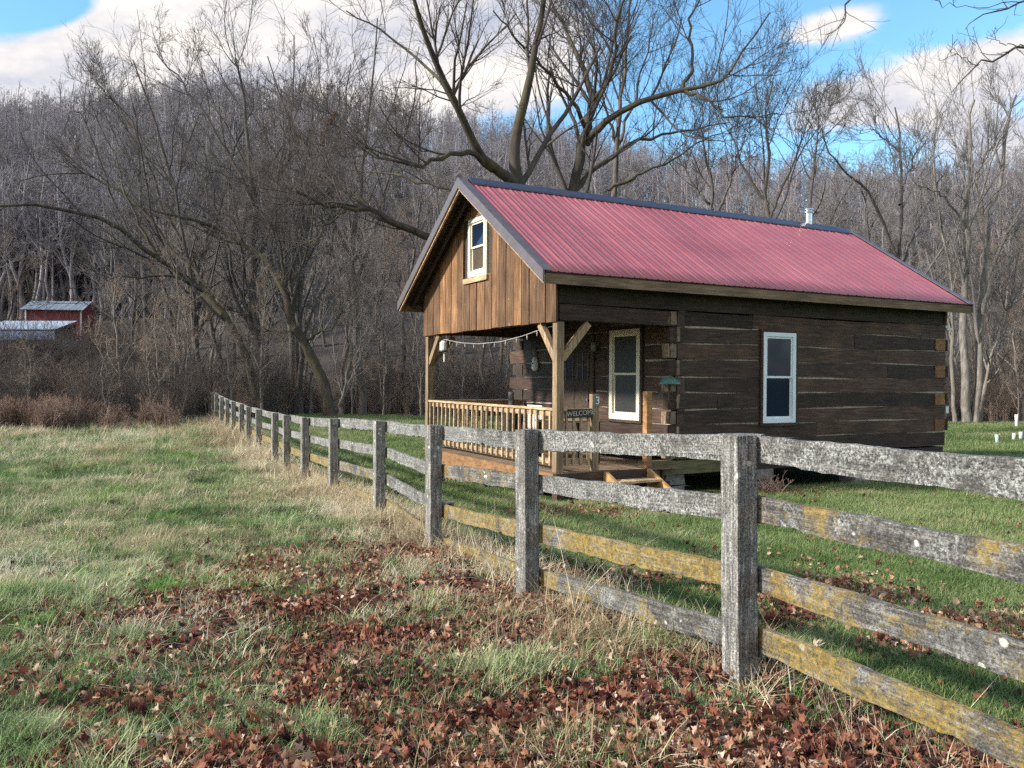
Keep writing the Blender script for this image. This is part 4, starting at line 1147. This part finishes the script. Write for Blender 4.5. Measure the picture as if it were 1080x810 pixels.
# hero trees: limbs laid out by hand, finer branches grown from them
def hero(name, label, limbs, d0, mb_, mt_, seed, lv=((8, .34), (5, .42), (4, .5), (3, .55)), tw=.0055, up=.35, tmin=.25, cat='tree', group=None, lm=(2.3, 1.15, .6, .32), thick=1.0):
    """limbs: list of (points [(px,py,depth)...], r_start, r_end); points are read once into world metres"""
    r = np.random.default_rng(seed)
    Ls = []; Rs = []
    for (pts_, ra, rb) in limbs:
        Q = [((a - 540) / 864.2 * d, d, CZ + (405 - b_) / 864.2 * d) for a, b_, d in pts_]
        C_ = catmull(Q, 16); C_[1:-1] += r.normal(0, .012, (14, 3)) * d0 * .12
        Ls.append(C_); s = np.linspace(0, 1, 16); Rs.append((ra + (rb - ra) * s ** .7) * thick)
    T = np.stack(Ls); Rt = np.stack(Rs)
    base = T[0, 0].copy(); gzb = gz1(base[0], base[1]); base[2] = gzb
    T[0, 0, 2] = min(T[0, 0, 2], gzb - .2)
    crown = []; Pp, Rp = T, Rt; first_ = True
    for li, (m, lr) in enumerate(lv):
        Pp, Rp = grow(r, Pp, Rp, m, tmin if li == 0 else .12, 1, lr * 1.38, 40 if li < 2 else 38, up * (1 if li < 2 else .6), 8 if li == 0 else (5 if li < 2 else 4 if li < 3 else 3), (.5 if li == 0 else .58), .11 + .02 * li, tw * (2.2, 1.6, 1.25, 1)[min(li, 3)], lmin=lm[li])
        crown.append(tubes(Pp, Rp, 5 if li == 0 else 3))
    root = empty(name, tuple(base))
    tv, tf = tubes(T, Rt, 10); cv, cf = join(crown)
    link('trunk', np_mesh('trunk', tv - base, tf, True), M[mb_], root)
    link('crown', np_mesh('crown', cv - base, cf), M[mt_], root)
    tag(root, label, cat, group); return root

A = 28
hero('spreading_tree', 'big dark bare tree rising behind the roof with a long limb arching right', [
    ([(588, 470, A), (592, 330, A), (600, 220, A), (606, 196, A), (616, 148, A), (622, 122, A), (628, 104, A)], .42, .20),
    ([(620, 126, A), (626, 106, A), (642, 81, A - .8), (647, 57, A - 1.2), (652, 20, A - 1.8), (668, -40, A - 2), (680, -90, A - 2)], .17, .03),
    ([(627, 106, A), (615, 69, A + .6), (600, 37, A + 1.2), (580, -4, A + 1.5), (560, -50, A + 2)], .18, .04),
    ([(618, 135, A), (598, 98, A - 1), (575, 72, A - 2), (548, 40, A - 3), (520, 10, A - 3.6)], .13, .03),
    ([(618, 150, A), (632, 134, A - .5), (649, 118, A - 1), (686, 104, A - 1.8), (721, 94, A - 2.2), (745, 89, A - 2.4), (762, 84, A - 2.6), (785, 52, A - 2), (812, 12, A - 1.6)], .24, .03),
    ([(721, 94, A - 2.2), (740, 102, A - 2.6), (758, 111, A - 2.8), (764, 121, A - 3), (790, 122, A - 3), (822, 118, A - 3)], .10, .02),
    ([(720, 94, A - 2.2), (730, 68, A - 1.8), (728, 34, A - 1.6), (734, 0, A - 1.2), (742, -40, A - 1)], .11, .03),
    ([(604, 200, A), (624, 180, A + .5), (649, 163, A + 1), (669, 148, A + 1.4), (699, 141, A + 1.8), (724, 136, A + 2), (770, 128, A + 2.2)], .20, .03),
    ([(642, 200, A + 3), (660, 190, A + 3), (679, 180, A + 3), (711, 168, A + 3), (735, 150, A + 3), (760, 140, A + 3)], .12, .03),
], A, 'barkmoss', 'twigdark', 61, ((7, .30), (5, .42), (4, .5), (3, .55)), .0055, .45, thick=.66)
hero('slender_tree', 'slim straight bare tree close to the right of the big dark tree', [
    ([(640, 470, 33), (643, 300, 33), (646, 215, 33), (650, 150, 33), (655, 110, 33), (660, 60, 33), (664, 10, 33), (668, -30, 33)], .19, .03),
    ([(648, 160, 33), (660, 130, 33.4), (672, 95, 34), (684, 50, 34), (692, 10, 34)], .09, .02),
    ([(650, 150, 33), (640, 120, 32.6), (632, 80, 32), (622, 30, 32)], .08, .02)], 33, 'bark', 'twigdark', 62, ((10, .30), (6, .42), (5, .5), (3, .55)))
B_ = 25
hero('leaning_limb_tree', 'bare tree behind the gable peak throwing mossy limbs far to the left', [
    ([(556, 480, B_), (552, 330, B_), (548, 230, B_), (545, 190, B_), (542, 160, B_), (548, 120, B_), (560, 70, B_), (572, 20, B_), (580, -30, B_)], .36, .06),
    ([(545, 195, B_), (522, 178, B_ - .6), (500, 152, B_ - 1.2), (475, 98, B_ - 2), (450, 40, B_ - 2.6), (434, -4, B_ - 3), (420, -60, B_ - 3)], .20, .03),
    ([(520, 178, B_ - .6), (500, 162, B_ - 1.4), (475, 163, B_ - 2), (450, 172, B_ - 2.4), (425, 172, B_ - 2.8), (395, 160, B_ - 3), (372, 130, B_ - 3)], .11, .02),
    ([(510, 168, B_ - .8), (492, 130, B_ + .2), (470, 90, B_ + 1), (440, 62, B_ + 2), (400, 30, B_ + 2), (365, 10, B_ + 2)], .10, .02),
    ([(550, 330, B_), (515, 285, B_ - .6), (480, 262, B_ - 1.4), (452, 247, B_ - 2), (425, 238, B_ - 2.4), (395, 222, B_ - 2.8), (372, 217, B_ - 3), (345, 214, B_ - 3.3), (312, 200, B_ - 3.6)], .19, .035),
    ([(395, 222, B_ - 2.8), (375, 205, B_ - 2.5), (352, 192, B_ - 2), (330, 170, B_ - 1.6), (318, 140, B_ - 1.4)], .06, .015),
    ([(372, 217, B_ - 3), (350, 232, B_ - 3.4), (335, 250, B_ - 4), (320, 262, B_ - 4)], .04, .012),
    ([(545, 215, B_), (505, 205, B_ + 1), (475, 200, B_ + 1.5), (440, 190, B_ + 2), (405, 180, B_ + 2.5), (370, 178, B_ + 3)], .12, .02),
], B_, 'barkmoss', 'twigdark', 63, ((6, .30), (6, .42), (4, .5), (3, .55)), .005, .4)
E_ = 43
hero('crooked_tree', 'leaning crooked mossy tree at the wood edge just left of the cabin', [
    ([(350, 437, E_), (346, 425, E_), (337, 392, E_), (322, 360, E_), (308, 337, E_), (299, 305, E_), (288, 285, E_), (279, 271, E_), (262, 260, E_), (244, 249, E_), (215, 236, E_), (180, 228, E_ - 1), (140, 215, E_ - 1)], .36, .05),
    ([(308, 337, E_), (309, 318, E_ + .3), (312, 298, E_ + .5), (318, 278, E_ + 1), (326, 250, E_ + 1), (330, 210, E_ + 1), (322, 160, E_ + 1)], .14, .03),
    ([(299, 305, E_), (298, 285, E_ - .4), (296, 262, E_ - .8), (290, 220, E_ - 1), (296, 170, E_ - 1)], .12, .03),
    ([(311, 345, E_), (298, 349, E_ - .5), (285, 348, E_ - 1), (272, 347, E_ - 1.5), (258, 340, E_ - 2)], .09, .02),
    ([(322, 360, E_), (334, 350, E_ - .6), (350, 345, E_ - 1), (356, 330, E_ - 1.4), (362, 312, E_ - 2)], .08, .02)],
    E_, 'barkmoss', 'twigdark', 64, ((7, .32), (5, .42), (4, .5), (3, .55)), .008, .35, .3)
hero('straight_tree', 'tall bare tree with a thick straight trunk behind the end of the fence', [
    ([(288, 433, 46), (284, 415, 46), (273, 373, 46), (268, 320, 46), (266, 260, 46), (268, 210, 46), (262, 150, 46), (255, 100, 46), (248, 60, 46)], .36, .05),
    ([(272, 365, 46), (262, 330, 46), (250, 300, 45.5), (240, 262, 45), (228, 215, 45), (216, 160, 44)], .16, .03),
    ([(267, 290, 46), (280, 250, 46.5), (290, 200, 47), (300, 150, 47), (312, 100, 48)], .15, .03),
    ([(268, 215, 46), (240, 160, 46), (215, 120, 46), (190, 85, 46), (165, 55, 46)], .12, .03)], 46, 'bark', 'twigdark', 65, ((9, .28), (5, .42), (4, .5), (3, .55)), .008)
hero('sweeping_tree', 'bare tree sweeping a long bowed limb low across to the left frame edge', [
    ([(278, 430, 41), (275, 421, 41), (264, 390, 41), (249, 353, 41), (228, 322, 41), (212, 305, 41), (190, 288, 41), (165, 268, 40), (130, 243, 39), (95, 226, 38), (50, 217, 37), (0, 216, 36)], .27, .06),
    ([(228, 322, 41), (210, 290, 41.4), (180, 262, 42), (150, 220, 42), (110, 190, 42), (60, 180, 42), (20, 190, 42)], .13, .03),
    ([(212, 305, 41), (190, 292, 40), (160, 290, 39.5), (130, 290, 39), (105, 300, 38.5), (80, 320, 38)], .09, .02),
    ([(165, 268, 40), (150, 240, 40), (130, 200, 40), (120, 160, 41), (100, 120, 41)], .09, .02)], 41, 'barkmoss', 'twigdark', 66, ((7, .30), (5, .42), (4, .5), (3, .55)), .0075)
hero('dark_trunk_tree', 'upright dark-trunked tree between the crooked tree and the fence end', [
    ([(316, 434, 47), (315, 400, 47), (314, 360, 47), (316, 310, 47), (320, 260, 47), (318, 200, 47), (326, 150, 47), (330, 95, 47)], .28, .04),
    ([(314, 370, 47), (330, 330, 47), (345, 290, 47.5), (352, 240, 48), (360, 190, 48)], .10, .02),
    ([(318, 250, 47), (340, 190, 47), (352, 140, 47), (358, 90, 47)], .10, .02)], 47, 'bark', 'twigdark', 67, ((8, .30), (5, .42), (4, .5), (3, .55)), .008)
hero('forked_sapling', 'slender forked tree standing on the lawn edge left of the porch', [
    ([(357, 436, 44), (358, 425, 44), (363, 405, 44), (372, 370, 44), (384, 337, 44), (396, 300, 44), (405, 260, 44)], .12, .02),
    ([(359, 425, 44), (370, 400, 44.3), (384, 365, 44.6), (400, 335, 45)], .07, .02),
    ([(372, 370, 44), (366, 340, 43.6), (362, 305, 43), (366, 270, 43)], .06, .015)], 44, 'barkpale', 'twig', 68, ((8, .32), (5, .42), (4, .5)), .008)
J = 42
hero('multi_stem_tree', 'tall pale multi-stemmed tree beyond the right end of the cabin', [
    ([(1020, 446, J), (1018, 425, J), (1016, 336, J), (1020, 266, J), (1018, 215, J), (1022, 180, J), (1024, 138, J), (1028, 104, J)], .27, .05),
    ([(1028, 446, J), (1030, 420, J), (1036, 318, J + .5), (1040, 232, J + .8), (1054, 194, J + 1), (1060, 138, J + 1), (1072, 99, J + 1)], .25, .05),
    ([(1008, 446, J + .5), (1006, 420, J + .5), (1004, 350, J + .5), (1002, 290, J + .5), (990, 220, J + 1), (985, 150, J + 1), (988, 110, J + 1)], .14, .03),
    ([(1036, 330, J), (1044, 290, J - .5), (1060, 255, J - 1), (1080, 215, J - 1), (1100, 170, J - 1)], .14, .03),
    ([(1018, 240, J), (1002, 215, J - .5), (985, 200, J - 1), (970, 195, J - 1.2)], .09, .02),
    ([(1040, 232, J + .8), (1030, 190, J + .8), (1042, 150, J + 1), (1040, 112, J + 1)], .11, .03)], J, 'barkpale', 'twig', 69, ((8, .26), (5, .40), (4, .5), (3, .5)), .0075, .6)
hero('wide_fork_tree', 'bare tree with two wide-forking limbs showing above the rear roof slope', [
    ([(952, 446, 50), (950, 380, 50), (948, 300, 50), (950, 240, 50), (949, 197, 50), (949, 148, 50), (944, 112, 50)], .22, .04),
    ([(949, 215, 50), (955, 190, 50.5), (965, 165, 51), (978, 146, 51)], .10, .03),
    ([(948, 290, 50), (935, 242, 49.5), (915, 203, 49), (898, 186, 48.5), (882, 168, 48), (869, 148, 47.5), (868, 130, 47.5)], .13, .025),
    ([(949, 160, 50), (938, 148, 50), (925, 138, 50), (914, 132, 50)], .06, .02),
    ([(948, 300, 50), (962, 250, 50.5), (978, 215, 51), (1000, 175, 51.5)], .10, .03)], 50, 'bark', 'twig', 70, ((7, .28), (5, .42), (4, .5), (3, .5)), .009, .5)
K_ = 37
hero('roof_side_tree', 'bare tree with dense twigs just right of the arching limb above the roof', [
    ([(815, 460, K_), (815, 300, K_), (812, 230, K_), (806, 195, K_), (812, 160, K_), (806, 120, K_), (815, 85, K_)], .16, .03),
    ([(812, 230, K_), (826, 195, K_), (840, 165, K_), (850, 130, K_)], .09, .02),
    ([(810, 215, K_), (790, 185, K_), (775, 150, K_), (768, 120, K_)], .09, .02)], K_, 'bark', 'twigdark', 71, ((7, .32), (5, .42), (4, .5), (3, .5)), .0065, .5)
hero('ridge_side_tree', 'bare tree with a rounded crown standing behind the middle of the roof', [
    ([(758, 460, 41), (757, 300, 41), (752, 230, 41), (750, 195, 41), (744, 160, 41), (738, 130, 41)], .17, .03),
    ([(752, 230, 41), (768, 200, 41), (776, 170, 41), (786, 140, 41)], .10, .02),
    ([(752, 220, 41), (735, 200, 41), (722, 175, 41), (712, 150, 41)], .08, .02)], 41, 'bark', 'twigdark', 72, ((7, .30), (5, .42), (4, .5), (3, .5)), .007, .5)
for i, (nm, lb, x0_, d_, top, lean) in enumerate((
        ('left_crown_tree', 'bare tree with an open crown rising above the hill line in the upper left', 200, 48, 62, -60),
        ('tall_back_tree', 'tall bare tree standing over the ridge line left of the centre', 300, 52, 36, 10),
        ('gap_tree', 'bare tree filling the sky between the left crown and the gable', 372, 47, 18, 26),
        ('shaded_bank_tree', 'bare tree with many upright branches above the barn side of the wood', 150, 58, 110, -10))):
    hero(nm, lb, [
        ([(x0_ + 10, 440, d_), (x0_ + 6, 360, d_), (x0_, 280, d_), (x0_ + lean * .3, 200, d_), (x0_ + lean * .6, 130, d_), (x0_ + lean, top, d_)], .26, .035),
        ([(x0_ + 2, 300, d_), (x0_ + 26, 240, d_ + .6), (x0_ + 40, 180, d_ + 1), (x0_ + 62, 120, d_ + 1.4), (x0_ + 70, top + 30, d_ + 1.6)], .13, .03),
        ([(x0_, 270, d_), (x0_ - 26, 220, d_ - .6), (x0_ - 46, 165, d_ - 1), (x0_ - 70, 115, d_ - 1.4), (x0_ - 90, top + 40, d_ - 1.8)], .12, .03),
        ([(x0_ + lean * .35, 190, d_), (x0_ + lean * .5 - 20, 150, d_), (x0_ + lean * .6 - 45, 105, d_), (x0_ + lean * .7 - 60, top + 20, d_)], .08, .02)],
        d_, 'bark', 'twigdark', 80 + i, ((6, .27), (4, .38), (4, .45), (3, .5)), .007, .45)
# tree outside the frame on the right whose limbs reach into the upper right corner
hero('overhanging_tree', 'near bare tree beyond the right edge whose twigs hang into the top right corner', [
    ([(1380, 720, 9.5), (1375, 500, 9.5), (1370, 300, 9.5), (1355, 100, 9.5), (1330, -150, 9.5), (1320, -400, 9.5)], .22, .05),
    ([(1368, 260, 9.5), (1270, 130, 9.3), (1180, 75, 9.1), (1120, 58, 9), (1080, 46, 9), (1055, 60, 8.9), (1033, 67, 8.9), (1018, 82, 8.8), (1004, 96, 8.8)], .06, .006),
    ([(1080, 47, 9), (1060, 46, 9), (1052, 40, 9), (1049, 28, 9)], .012, .004),
    ([(1033, 67, 8.9), (1018, 60, 8.8), (1008, 54, 8.8), (1000, 46, 8.7)], .010, .004),
    ([(1350, 60, 9.5), (1240, -20, 9.3), (1160, -12, 9.2), (1110, -8, 9.1), (1080, 0, 9.1), (1052, 12, 9), (1030, 18, 9), (1018, 30, 9)], .05, .006),
    ([(1100, -6, 9.1), (1060, 4, 9), (1030, 7, 9), (1000, 4, 9), (983, -2, 8.9)], .012, .004),
    ([(1340, -60, 9.5), (1150, -110, 9), (1000, -80, 8.6), (930, -45, 8.5), (896, -2, 8.5), (893, 14, 8.5), (886, 26, 8.5), (876, 34, 8.5)], .05, .004),
], 9, 'bark', 'twigdark', 90, ((4, .07), (2, .4)), .0018, .1, .5, lm=(.16, .08), thick=.55)
# a small oak still holding rusty leaves on the slope
def leafy(x, y, H, seed, lb):
    (tv, tf), (cv, cf) = forest_tree(seed, H, (12, 6, 5, 0), .012, .36, .12, .2)
    z = gz1(x, y); root = empty('oak_tree', (x, y, z)); link('trunk', np_mesh('trunk', tv, tf, True), M['bark'], root); link('crown', np_mesh('crown', cv, cf), M['twig'], root)
    r = np.random.default_rng(seed); c = cv[r.integers(0, len(cv), 2600)] + r.normal(0, .12, (2600, 3))
    a = r.normal(0, .11, (2600, 2, 3)); V = np.stack([c - a[:, 0], c - a[:, 1], c + a[:, 0], c + a[:, 1]], 1).reshape(-1, 3); Fq = np.arange(len(V)).reshape(-1, 4)
    link('foliage', np_mesh('foliage', V, Fq), M['rust'], root); tag(root, lb, 'tree')
M['rust'] = mat_simple('rusty oak leaves', (.20, .085, .045), .9, var=.4, vs=3)
leafy(.34 * 118, 118, 10, 301, 'small oak with rusty brown leaves on the slope behind the stovepipe')
leafy(-.235 * 150, 150, 15, 302, 'oak with rusty leaves high on the hill line left of centre')
leafy(-.44 * 130, 130, 11, 303, 'oak with faded brown leaves on the hillside in the upper left')

# ------------------------------------------------------------------ barn and shed
t = NT('barn red boards'); g = t.noise(t.coords((14, 14, .6)), 1, 5, .7)
t.col(t.ramp(g, [(.3, (.13, .03, .032)), (.6, (.24, .055, .055)), (.8, (.32, .15, .13))])); t.rough(.8); M['barn'] = t.m
t = NT('barn roof metal'); g = t.noise(t.coords((2, .5, .5)), 1.6, 5, .7)
t.col(t.ramp(g, [(.3, (.14, .17, .20)), (.6, (.30, .35, .42)), (.8, (.42, .47, .52))])); t.rough(.5); t.b.inputs['Metallic'].default_value = .3; M['barnroof'] = t.m
M['shedroof'] = mat_simple('blue white roof metal', (.52, .60, .74), .4, metal=.2, var=.12, vs=3, spec=.5)
M['shedwall'] = mat_simple('faded blue metal siding', (.22, .32, .52), .5, metal=.2, var=.2, vs=4)
bd_ = 78; s_ = bd_ / 864.2
bx0, bx1 = (25 - 540) * s_, (79 - 540) * s_; zr_ = CZ + (405 - 315) * s_; ze_ = CZ + (405 - 325) * s_
zg = gz1((bx0 + bx1) / 2, bd_) - .5
barn = empty('barn', ((bx0 + bx1) / 2, bd_ + 2.2, zg), (0, 0, R(10)))
tag(barn, 'small red board barn with a blue grey metal roof at the far left', 'barn')
hw = (bx1 - bx0) / 2; zt = ze_ - zg; hr = zr_ - zg
b = MB(); b.box(-hw, hw, -2.2, 2.2, 0, zt)
b.add([(-hw, -2.2, zt), (-hw, 2.2, zt), (-hw, 0, hr), (hw, -2.2, zt), (hw, 2.2, zt), (hw, 0, hr)], [(0, 2, 1), (3, 4, 5), (0, 3, 5, 2), (1, 2, 5, 4)])
b.build('wall', M['barn'], barn)
for s2 in (-1, 1):
    b = MB(); n = 18
    for i in range(n):
        x0b = -hw - .35 + (2 * hw + .7) * i / n; x1b = -hw - .35 + (2 * hw + .7) * (i + 1) / n - .03
        b.bar(((x0b + x1b) / 2, 0, hr + .06 + (i % 2) * .01), ((x0b + x1b) / 2, s2 * 2.65, zt - .1 + (i % 2) * .01), x1b - x0b, .05, up=(0, 0, 1))
    b.build('roof', M['barnroof'], barn)
b = MB(); 
for x in (-hw, hw): b.box(x - .06, x + .06, -2.28, -2.16, 0, zt - .02)
b.build('corner_board', M['offwhite'], barn)
b = MB(); b.box(.6, 1.9, -2.24, -2.205, 0, 2.1); b.build('door', M['barn'], barn)
sd = 70; s_ = sd / 864.2
sx0, sx1 = (-26 - 540) * s_, (56 - 540) * s_
zg = gz1((sx0 + sx1) / 2, sd) - .3
shed = empty('open_shed', ((sx0 + sx1) / 2, sd + 1.5, zg))
tag(shed, 'long low open shed with pale blue metal roof in front of the red barn', 'shed')
hw = (sx1 - sx0) / 2
f_ = lambda py: CZ + (405 - py) * s_ - zg
b = MB(); n = 26
for i in range(n):
    x = -hw + 2 * hw * (i + .5) / n
    b.bar((x, 2.4, f_(335) + .1), (x, -1.2, f_(346)), 2 * hw / n - .02, .04)
b.build('roof', M['shedroof'], shed)
b = MB(); b.box(-hw + .1, hw - .1, -1.1, -1.04, f_(357), f_(347) - .03); b.build('roof_apron', M['shedwall'], shed)
b = MB(); b.box(-hw + .1, hw - .1, 2.2, 2.3, 0, f_(338)); b.build('back_wall', M['darkwood'], shed)
for k in range(6):
    x = -hw + .2 + (2 * hw - .4) * k / 5; b = MB(); b.box(x - .08, x + .08, -1.03, -.87, 0, f_(357)); b.build('post', M['darkwood'], shed)
b = MB(); b.box(hw + .1, hw + .8, -.3, 1.2, f_(366), f_(357)); o = b.build('end_panel', M['shedroof'], shed)

# ------------------------------------------------------------------ markers and tree shelters
def tube_thing(name, label, px_, pyb, d, h, r_, mat, cat, lean=(0, 0), group=None):
    x = (px_ - 540) / 864.2 * d; z = gz1(x, d); root = empty(name, (x, d, z)); n = 12
    b = MB(); top = (lean[0] * h, lean[1] * h, h)
    vs = []; fs = []
    for (rr, zz) in ((r_, -.05), (r_ * .98, h * .5), (r_ * 1.08, h), (r_ * .85, h), (r_ * .8, h * .6)):
        for j in range(n): vs.append((rr * math.cos(6.2832 * j / n) + lean[0] * zz, rr * math.sin(6.2832 * j / n) + lean[1] * zz, zz))
    for i in range(4):
        for j in range(n): fs.append((i * n + j, i * n + (j + 1) % n, (i + 1) * n + (j + 1) % n, (i + 1) * n + j))
    fs.append(tuple(4 * n + j for j in range(n)))
    b.add(vs, fs); b.build('shelter_tube', M[mat], root, smooth=True)
    k = MB(); k.box(r_ + .005, r_ + .035, -.015, .015, -.1, h * 1.12); k.build('stake', M['rail'], root)
    tag(root, label, cat, group); return root
M['palegreen'] = mat_simple('pale green tube plastic', (.42, .62, .46), .5, var=.1)
G_ = 'tree shelters on the lawn'
tube_thing('tree_shelter', 'short pale green tree shelter, leftmost of the tubes on the lawn', 1052, 466, 27.5, .33, .055, 'palegreen', 'tree shelter', (-.1, 0), G_)
tube_thing('tree_shelter', 'short white tree shelter, middle one of the low three', 1069, 462, 29, .30, .055, 'offwhite', 'tree shelter', (.05, 0), G_)
tube_thing('tree_shelter', 'short white tree shelter nearest the right frame edge', 1076.5, 461, 29.5, .32, .06, 'offwhite', 'tree shelter', (0, 0), G_)
tube_thing('tree_shelter', 'taller white tree shelter standing at the back by the brush', 1072, 450, 38, .62, .065, 'offwhite', 'tree shelter', (0, 0), G_)
x = (111 - 540) / 864.2 * 30.5; root = empty('stake', (x, 30.5, gz1(x, 30.5)), (0, R(9), 0))
b = MB(); b.tube([(0, 0, -.1), (.01, 0, .4), (0, .01, .92)], [.075, .065, .05], 7); b.build('shaft', M['barkpale'], root)
b = MB(); b.tube([(0, .01, .921), (-.01, 0, .97)], [.05, .02], 7); b.build('broken_tip', M['rail'], root)
tag(root, 'pale leaning broken stake at the back edge of the field', 'stake')

# ------------------------------------------------------------------ sky, sun, camera
SUN_AZ = (-.955, -.30); SUN_EL = R(27)
az = math.atan2(SUN_AZ[0], SUN_AZ[1])     # clockwise from +Y
w = bpy.data.worlds.new('World'); sc.world = w; w.use_nodes = True
T_ = w.node_tree; nd = T_.nodes; nd.clear(); lk = T_.links.new
out = nd.new('ShaderNodeOutputWorld'); bg = nd.new('ShaderNodeBackground'); lk(bg.outputs[0], out.inputs[0]); bg.inputs[1].default_value = .14
sky = nd.new('ShaderNodeTexSky'); sky.sky_type = 'NISHITA'; sky.sun_disc = False; sky.sun_elevation = SUN_EL; sky.sun_rotation = az
sky.air_density = 1.0; sky.dust_density = .3; sky.ozone_density = 1.5
tc = nd.new('ShaderNodeTexCoord'); sx = nd.new('ShaderNodeSeparateXYZ'); lk(tc.outputs['Generated'], sx.inputs[0])
def mth(op, a, b=None, c=None, clamp=False):
    m = nd.new('ShaderNodeMath'); m.operation = op; m.use_clamp = clamp
    for i, v in enumerate((a, b, c)):
        if v is None: continue
        if isinstance(v, (int, float)): m.inputs[i].default_value = v
        else: lk(v, m.inputs[i])
    return m.outputs[0]
yy = mth('MAXIMUM', mth('ABSOLUTE', sx.outputs[1]), .15)
uu = mth('DIVIDE', sx.outputs[0], yy); vv = mth('DIVIDE', sx.outputs[2], yy)
cmb = nd.new('ShaderNodeCombineXYZ'); lk(uu, cmb.inputs[0]); lk(vv, cmb.inputs[1]); lk(sx.outputs[1], cmb.inputs[2])
mp = nd.new('ShaderNodeMapping'); mp.inputs['Scale'].default_value = (1.0, 1.9, .3); lk(cmb.outputs[0], mp.inputs[0])
def nz(scale, detail, rough, off=0):
    n = nd.new('ShaderNodeTexNoise'); n.inputs['Scale'].default_value = scale; n.inputs['Detail'].default_value = detail; n.inputs['Roughness'].default_value = rough
    if off:
        a = nd.new('ShaderNodeVectorMath'); a.operation = 'ADD'; lk(mp.outputs[0], a.inputs[0]); a.inputs[1].default_value = (off, off * .7, 0); lk(a.outputs[0], n.inputs[0])
    else: lk(mp.outputs[0], n.inputs[0])
    return n.outputs[0]
n1 = nz(4.5, 7, .58); n2 = nz(1.6, 3, .5, 3.1)
def blob(px_, py_, rx, ry, amp, rot=0):
    u0, v0 = (px_ - 540) / 864.2, (405 - py_) / 864.2; rx /= 864.2; ry /= 864.2
    du = mth('SUBTRACT', uu, u0); dv = mth('SUBTRACT', vv, v0); c, s = math.cos(rot), math.sin(rot)
    a = mth('DIVIDE', mth('ADD', mth('MULTIPLY', du, c), mth('MULTIPLY', dv, s)), rx); b2 = mth('DIVIDE', mth('SUBTRACT', mth('MULTIPLY', dv, c), mth('MULTIPLY', du, s)), ry)
    d = mth('ADD', mth('MULTIPLY', a, a), mth('MULTIPLY', b2, b2))
    return mth('MULTIPLY', mth('EXPONENT', mth('MULTIPLY', d, -1)), amp)
bl = None
for args in ((130, 110, 250, 95, 1.3), (300, 20, 190, 80, 1.2), (500, 40, 150, 100, .75), (980, 88, 190, 38, 1.0, R(14)), (885, 22, 62, 24, .75, R(18)), (1070, 150, 90, 40, .8), (700, 60, 150, 50, .15), (40, 6, 45, 20, -1.0)):
    v = blob(*args); bl = v if bl is None else mth('ADD', bl, v)
back = mth('MULTIPLY', mth('LESS_THAN', sx.outputs[1], 0.0), .55)  # unseen cloud cover behind the camera, added to whiten the ambient light
cov = mth('ADD', mth('ADD', bl, back), mth('MULTIPLY', mth('SUBTRACT', n1, .5), 1.25))
cov = mth('ADD', cov, mth('MULTIPLY', mth('SUBTRACT', n2, .5), .5))
mr = nd.new('ShaderNodeMapRange'); mr.interpolation_type = 'SMOOTHSTEP'; mr.inputs[1].default_value = .34; mr.inputs[2].default_value = .68; lk(cov, mr.inputs[0])
shade = nz(6.5, 5, .6, 7.7)
cr = nd.new('ShaderNodeValToRGB'); cr.color_ramp.elements[0].position = .3; cr.color_ramp.elements[0].color = (2.4, 2.6, 3.2, 1); cr.color_ramp.elements[1].position = .62; cr.color_ramp.elements[1].color = (4.9, 4.55, 4.25, 1)
lk(shade, cr.inputs[0])
sky_gain = 1.0
# deeper blue of the photograph's clear sky
tint = nd.new('ShaderNodeMix'); tint.data_type = 'RGBA'; tint.blend_type = 'MULTIPLY'; tint.inputs[0].default_value = 1; lk(sky.outputs[0], tint.inputs[6]); tint.inputs[7].default_value = (.86, 1.22, 1.30, 1)
mx = nd.new('ShaderNodeMix'); mx.data_type = 'RGBA'; lk(mr.outputs[0], mx.inputs[0]); lk(tint.outputs[2], mx.inputs[6]); lk(cr.outputs[0], mx.inputs[7])
lk(mx.outputs[2], bg.inputs[0])

sl_ = bpy.data.lights.new('sun', 'SUN'); sl_.energy = 4.1; sl_.angle = R(4.5); sl_.color = (1, .93, .83)
so = bpy.data.objects.new('sun', sl_); COL.objects.link(so); so.location = (-30, -10, 40)
sdir = Vector((SUN_AZ[0] * math.cos(SUN_EL), SUN_AZ[1] * math.cos(SUN_EL), math.sin(SUN_EL))).normalized()
so.rotation_euler = sdir.to_track_quat('Z', 'Y').to_euler()

cam = bpy.data.cameras.new('camera'); co = bpy.data.objects.new('camera', cam); COL.objects.link(co); sc.camera = co
co.location = (0, 0, CZ); co.rotation_euler = (R(90.07), 0, 0)
cam.sensor_width = 36; cam.lens = 36 * F; cam.clip_start = .05; cam.clip_end = 3000
vs_ = sc.view_settings; vs_.view_transform = 'Standard'; vs_.look = 'None'; vs_.gamma = 1; vs_.exposure = .78; vs_.use_curve_mapping = False
sc.render.engine = 'CYCLES'; sc.cycles.max_bounces = 4; sc.cycles.diffuse_bounces = 2; sc.cycles.use_light_tree = False; sc.cycles.glossy_bounces = 2; sc.cycles.transmission_bounces = 2
sc.cycles.use_denoising = False; sc.cycles.use_adaptive_sampling = True; sc.cycles.adaptive_threshold = .015; sc.cycles.sample_clamp_indirect = 4; sc.cycles.caustics_reflective = False; sc.cycles.caustics_refractive = False
sc.render.film_transparent = False
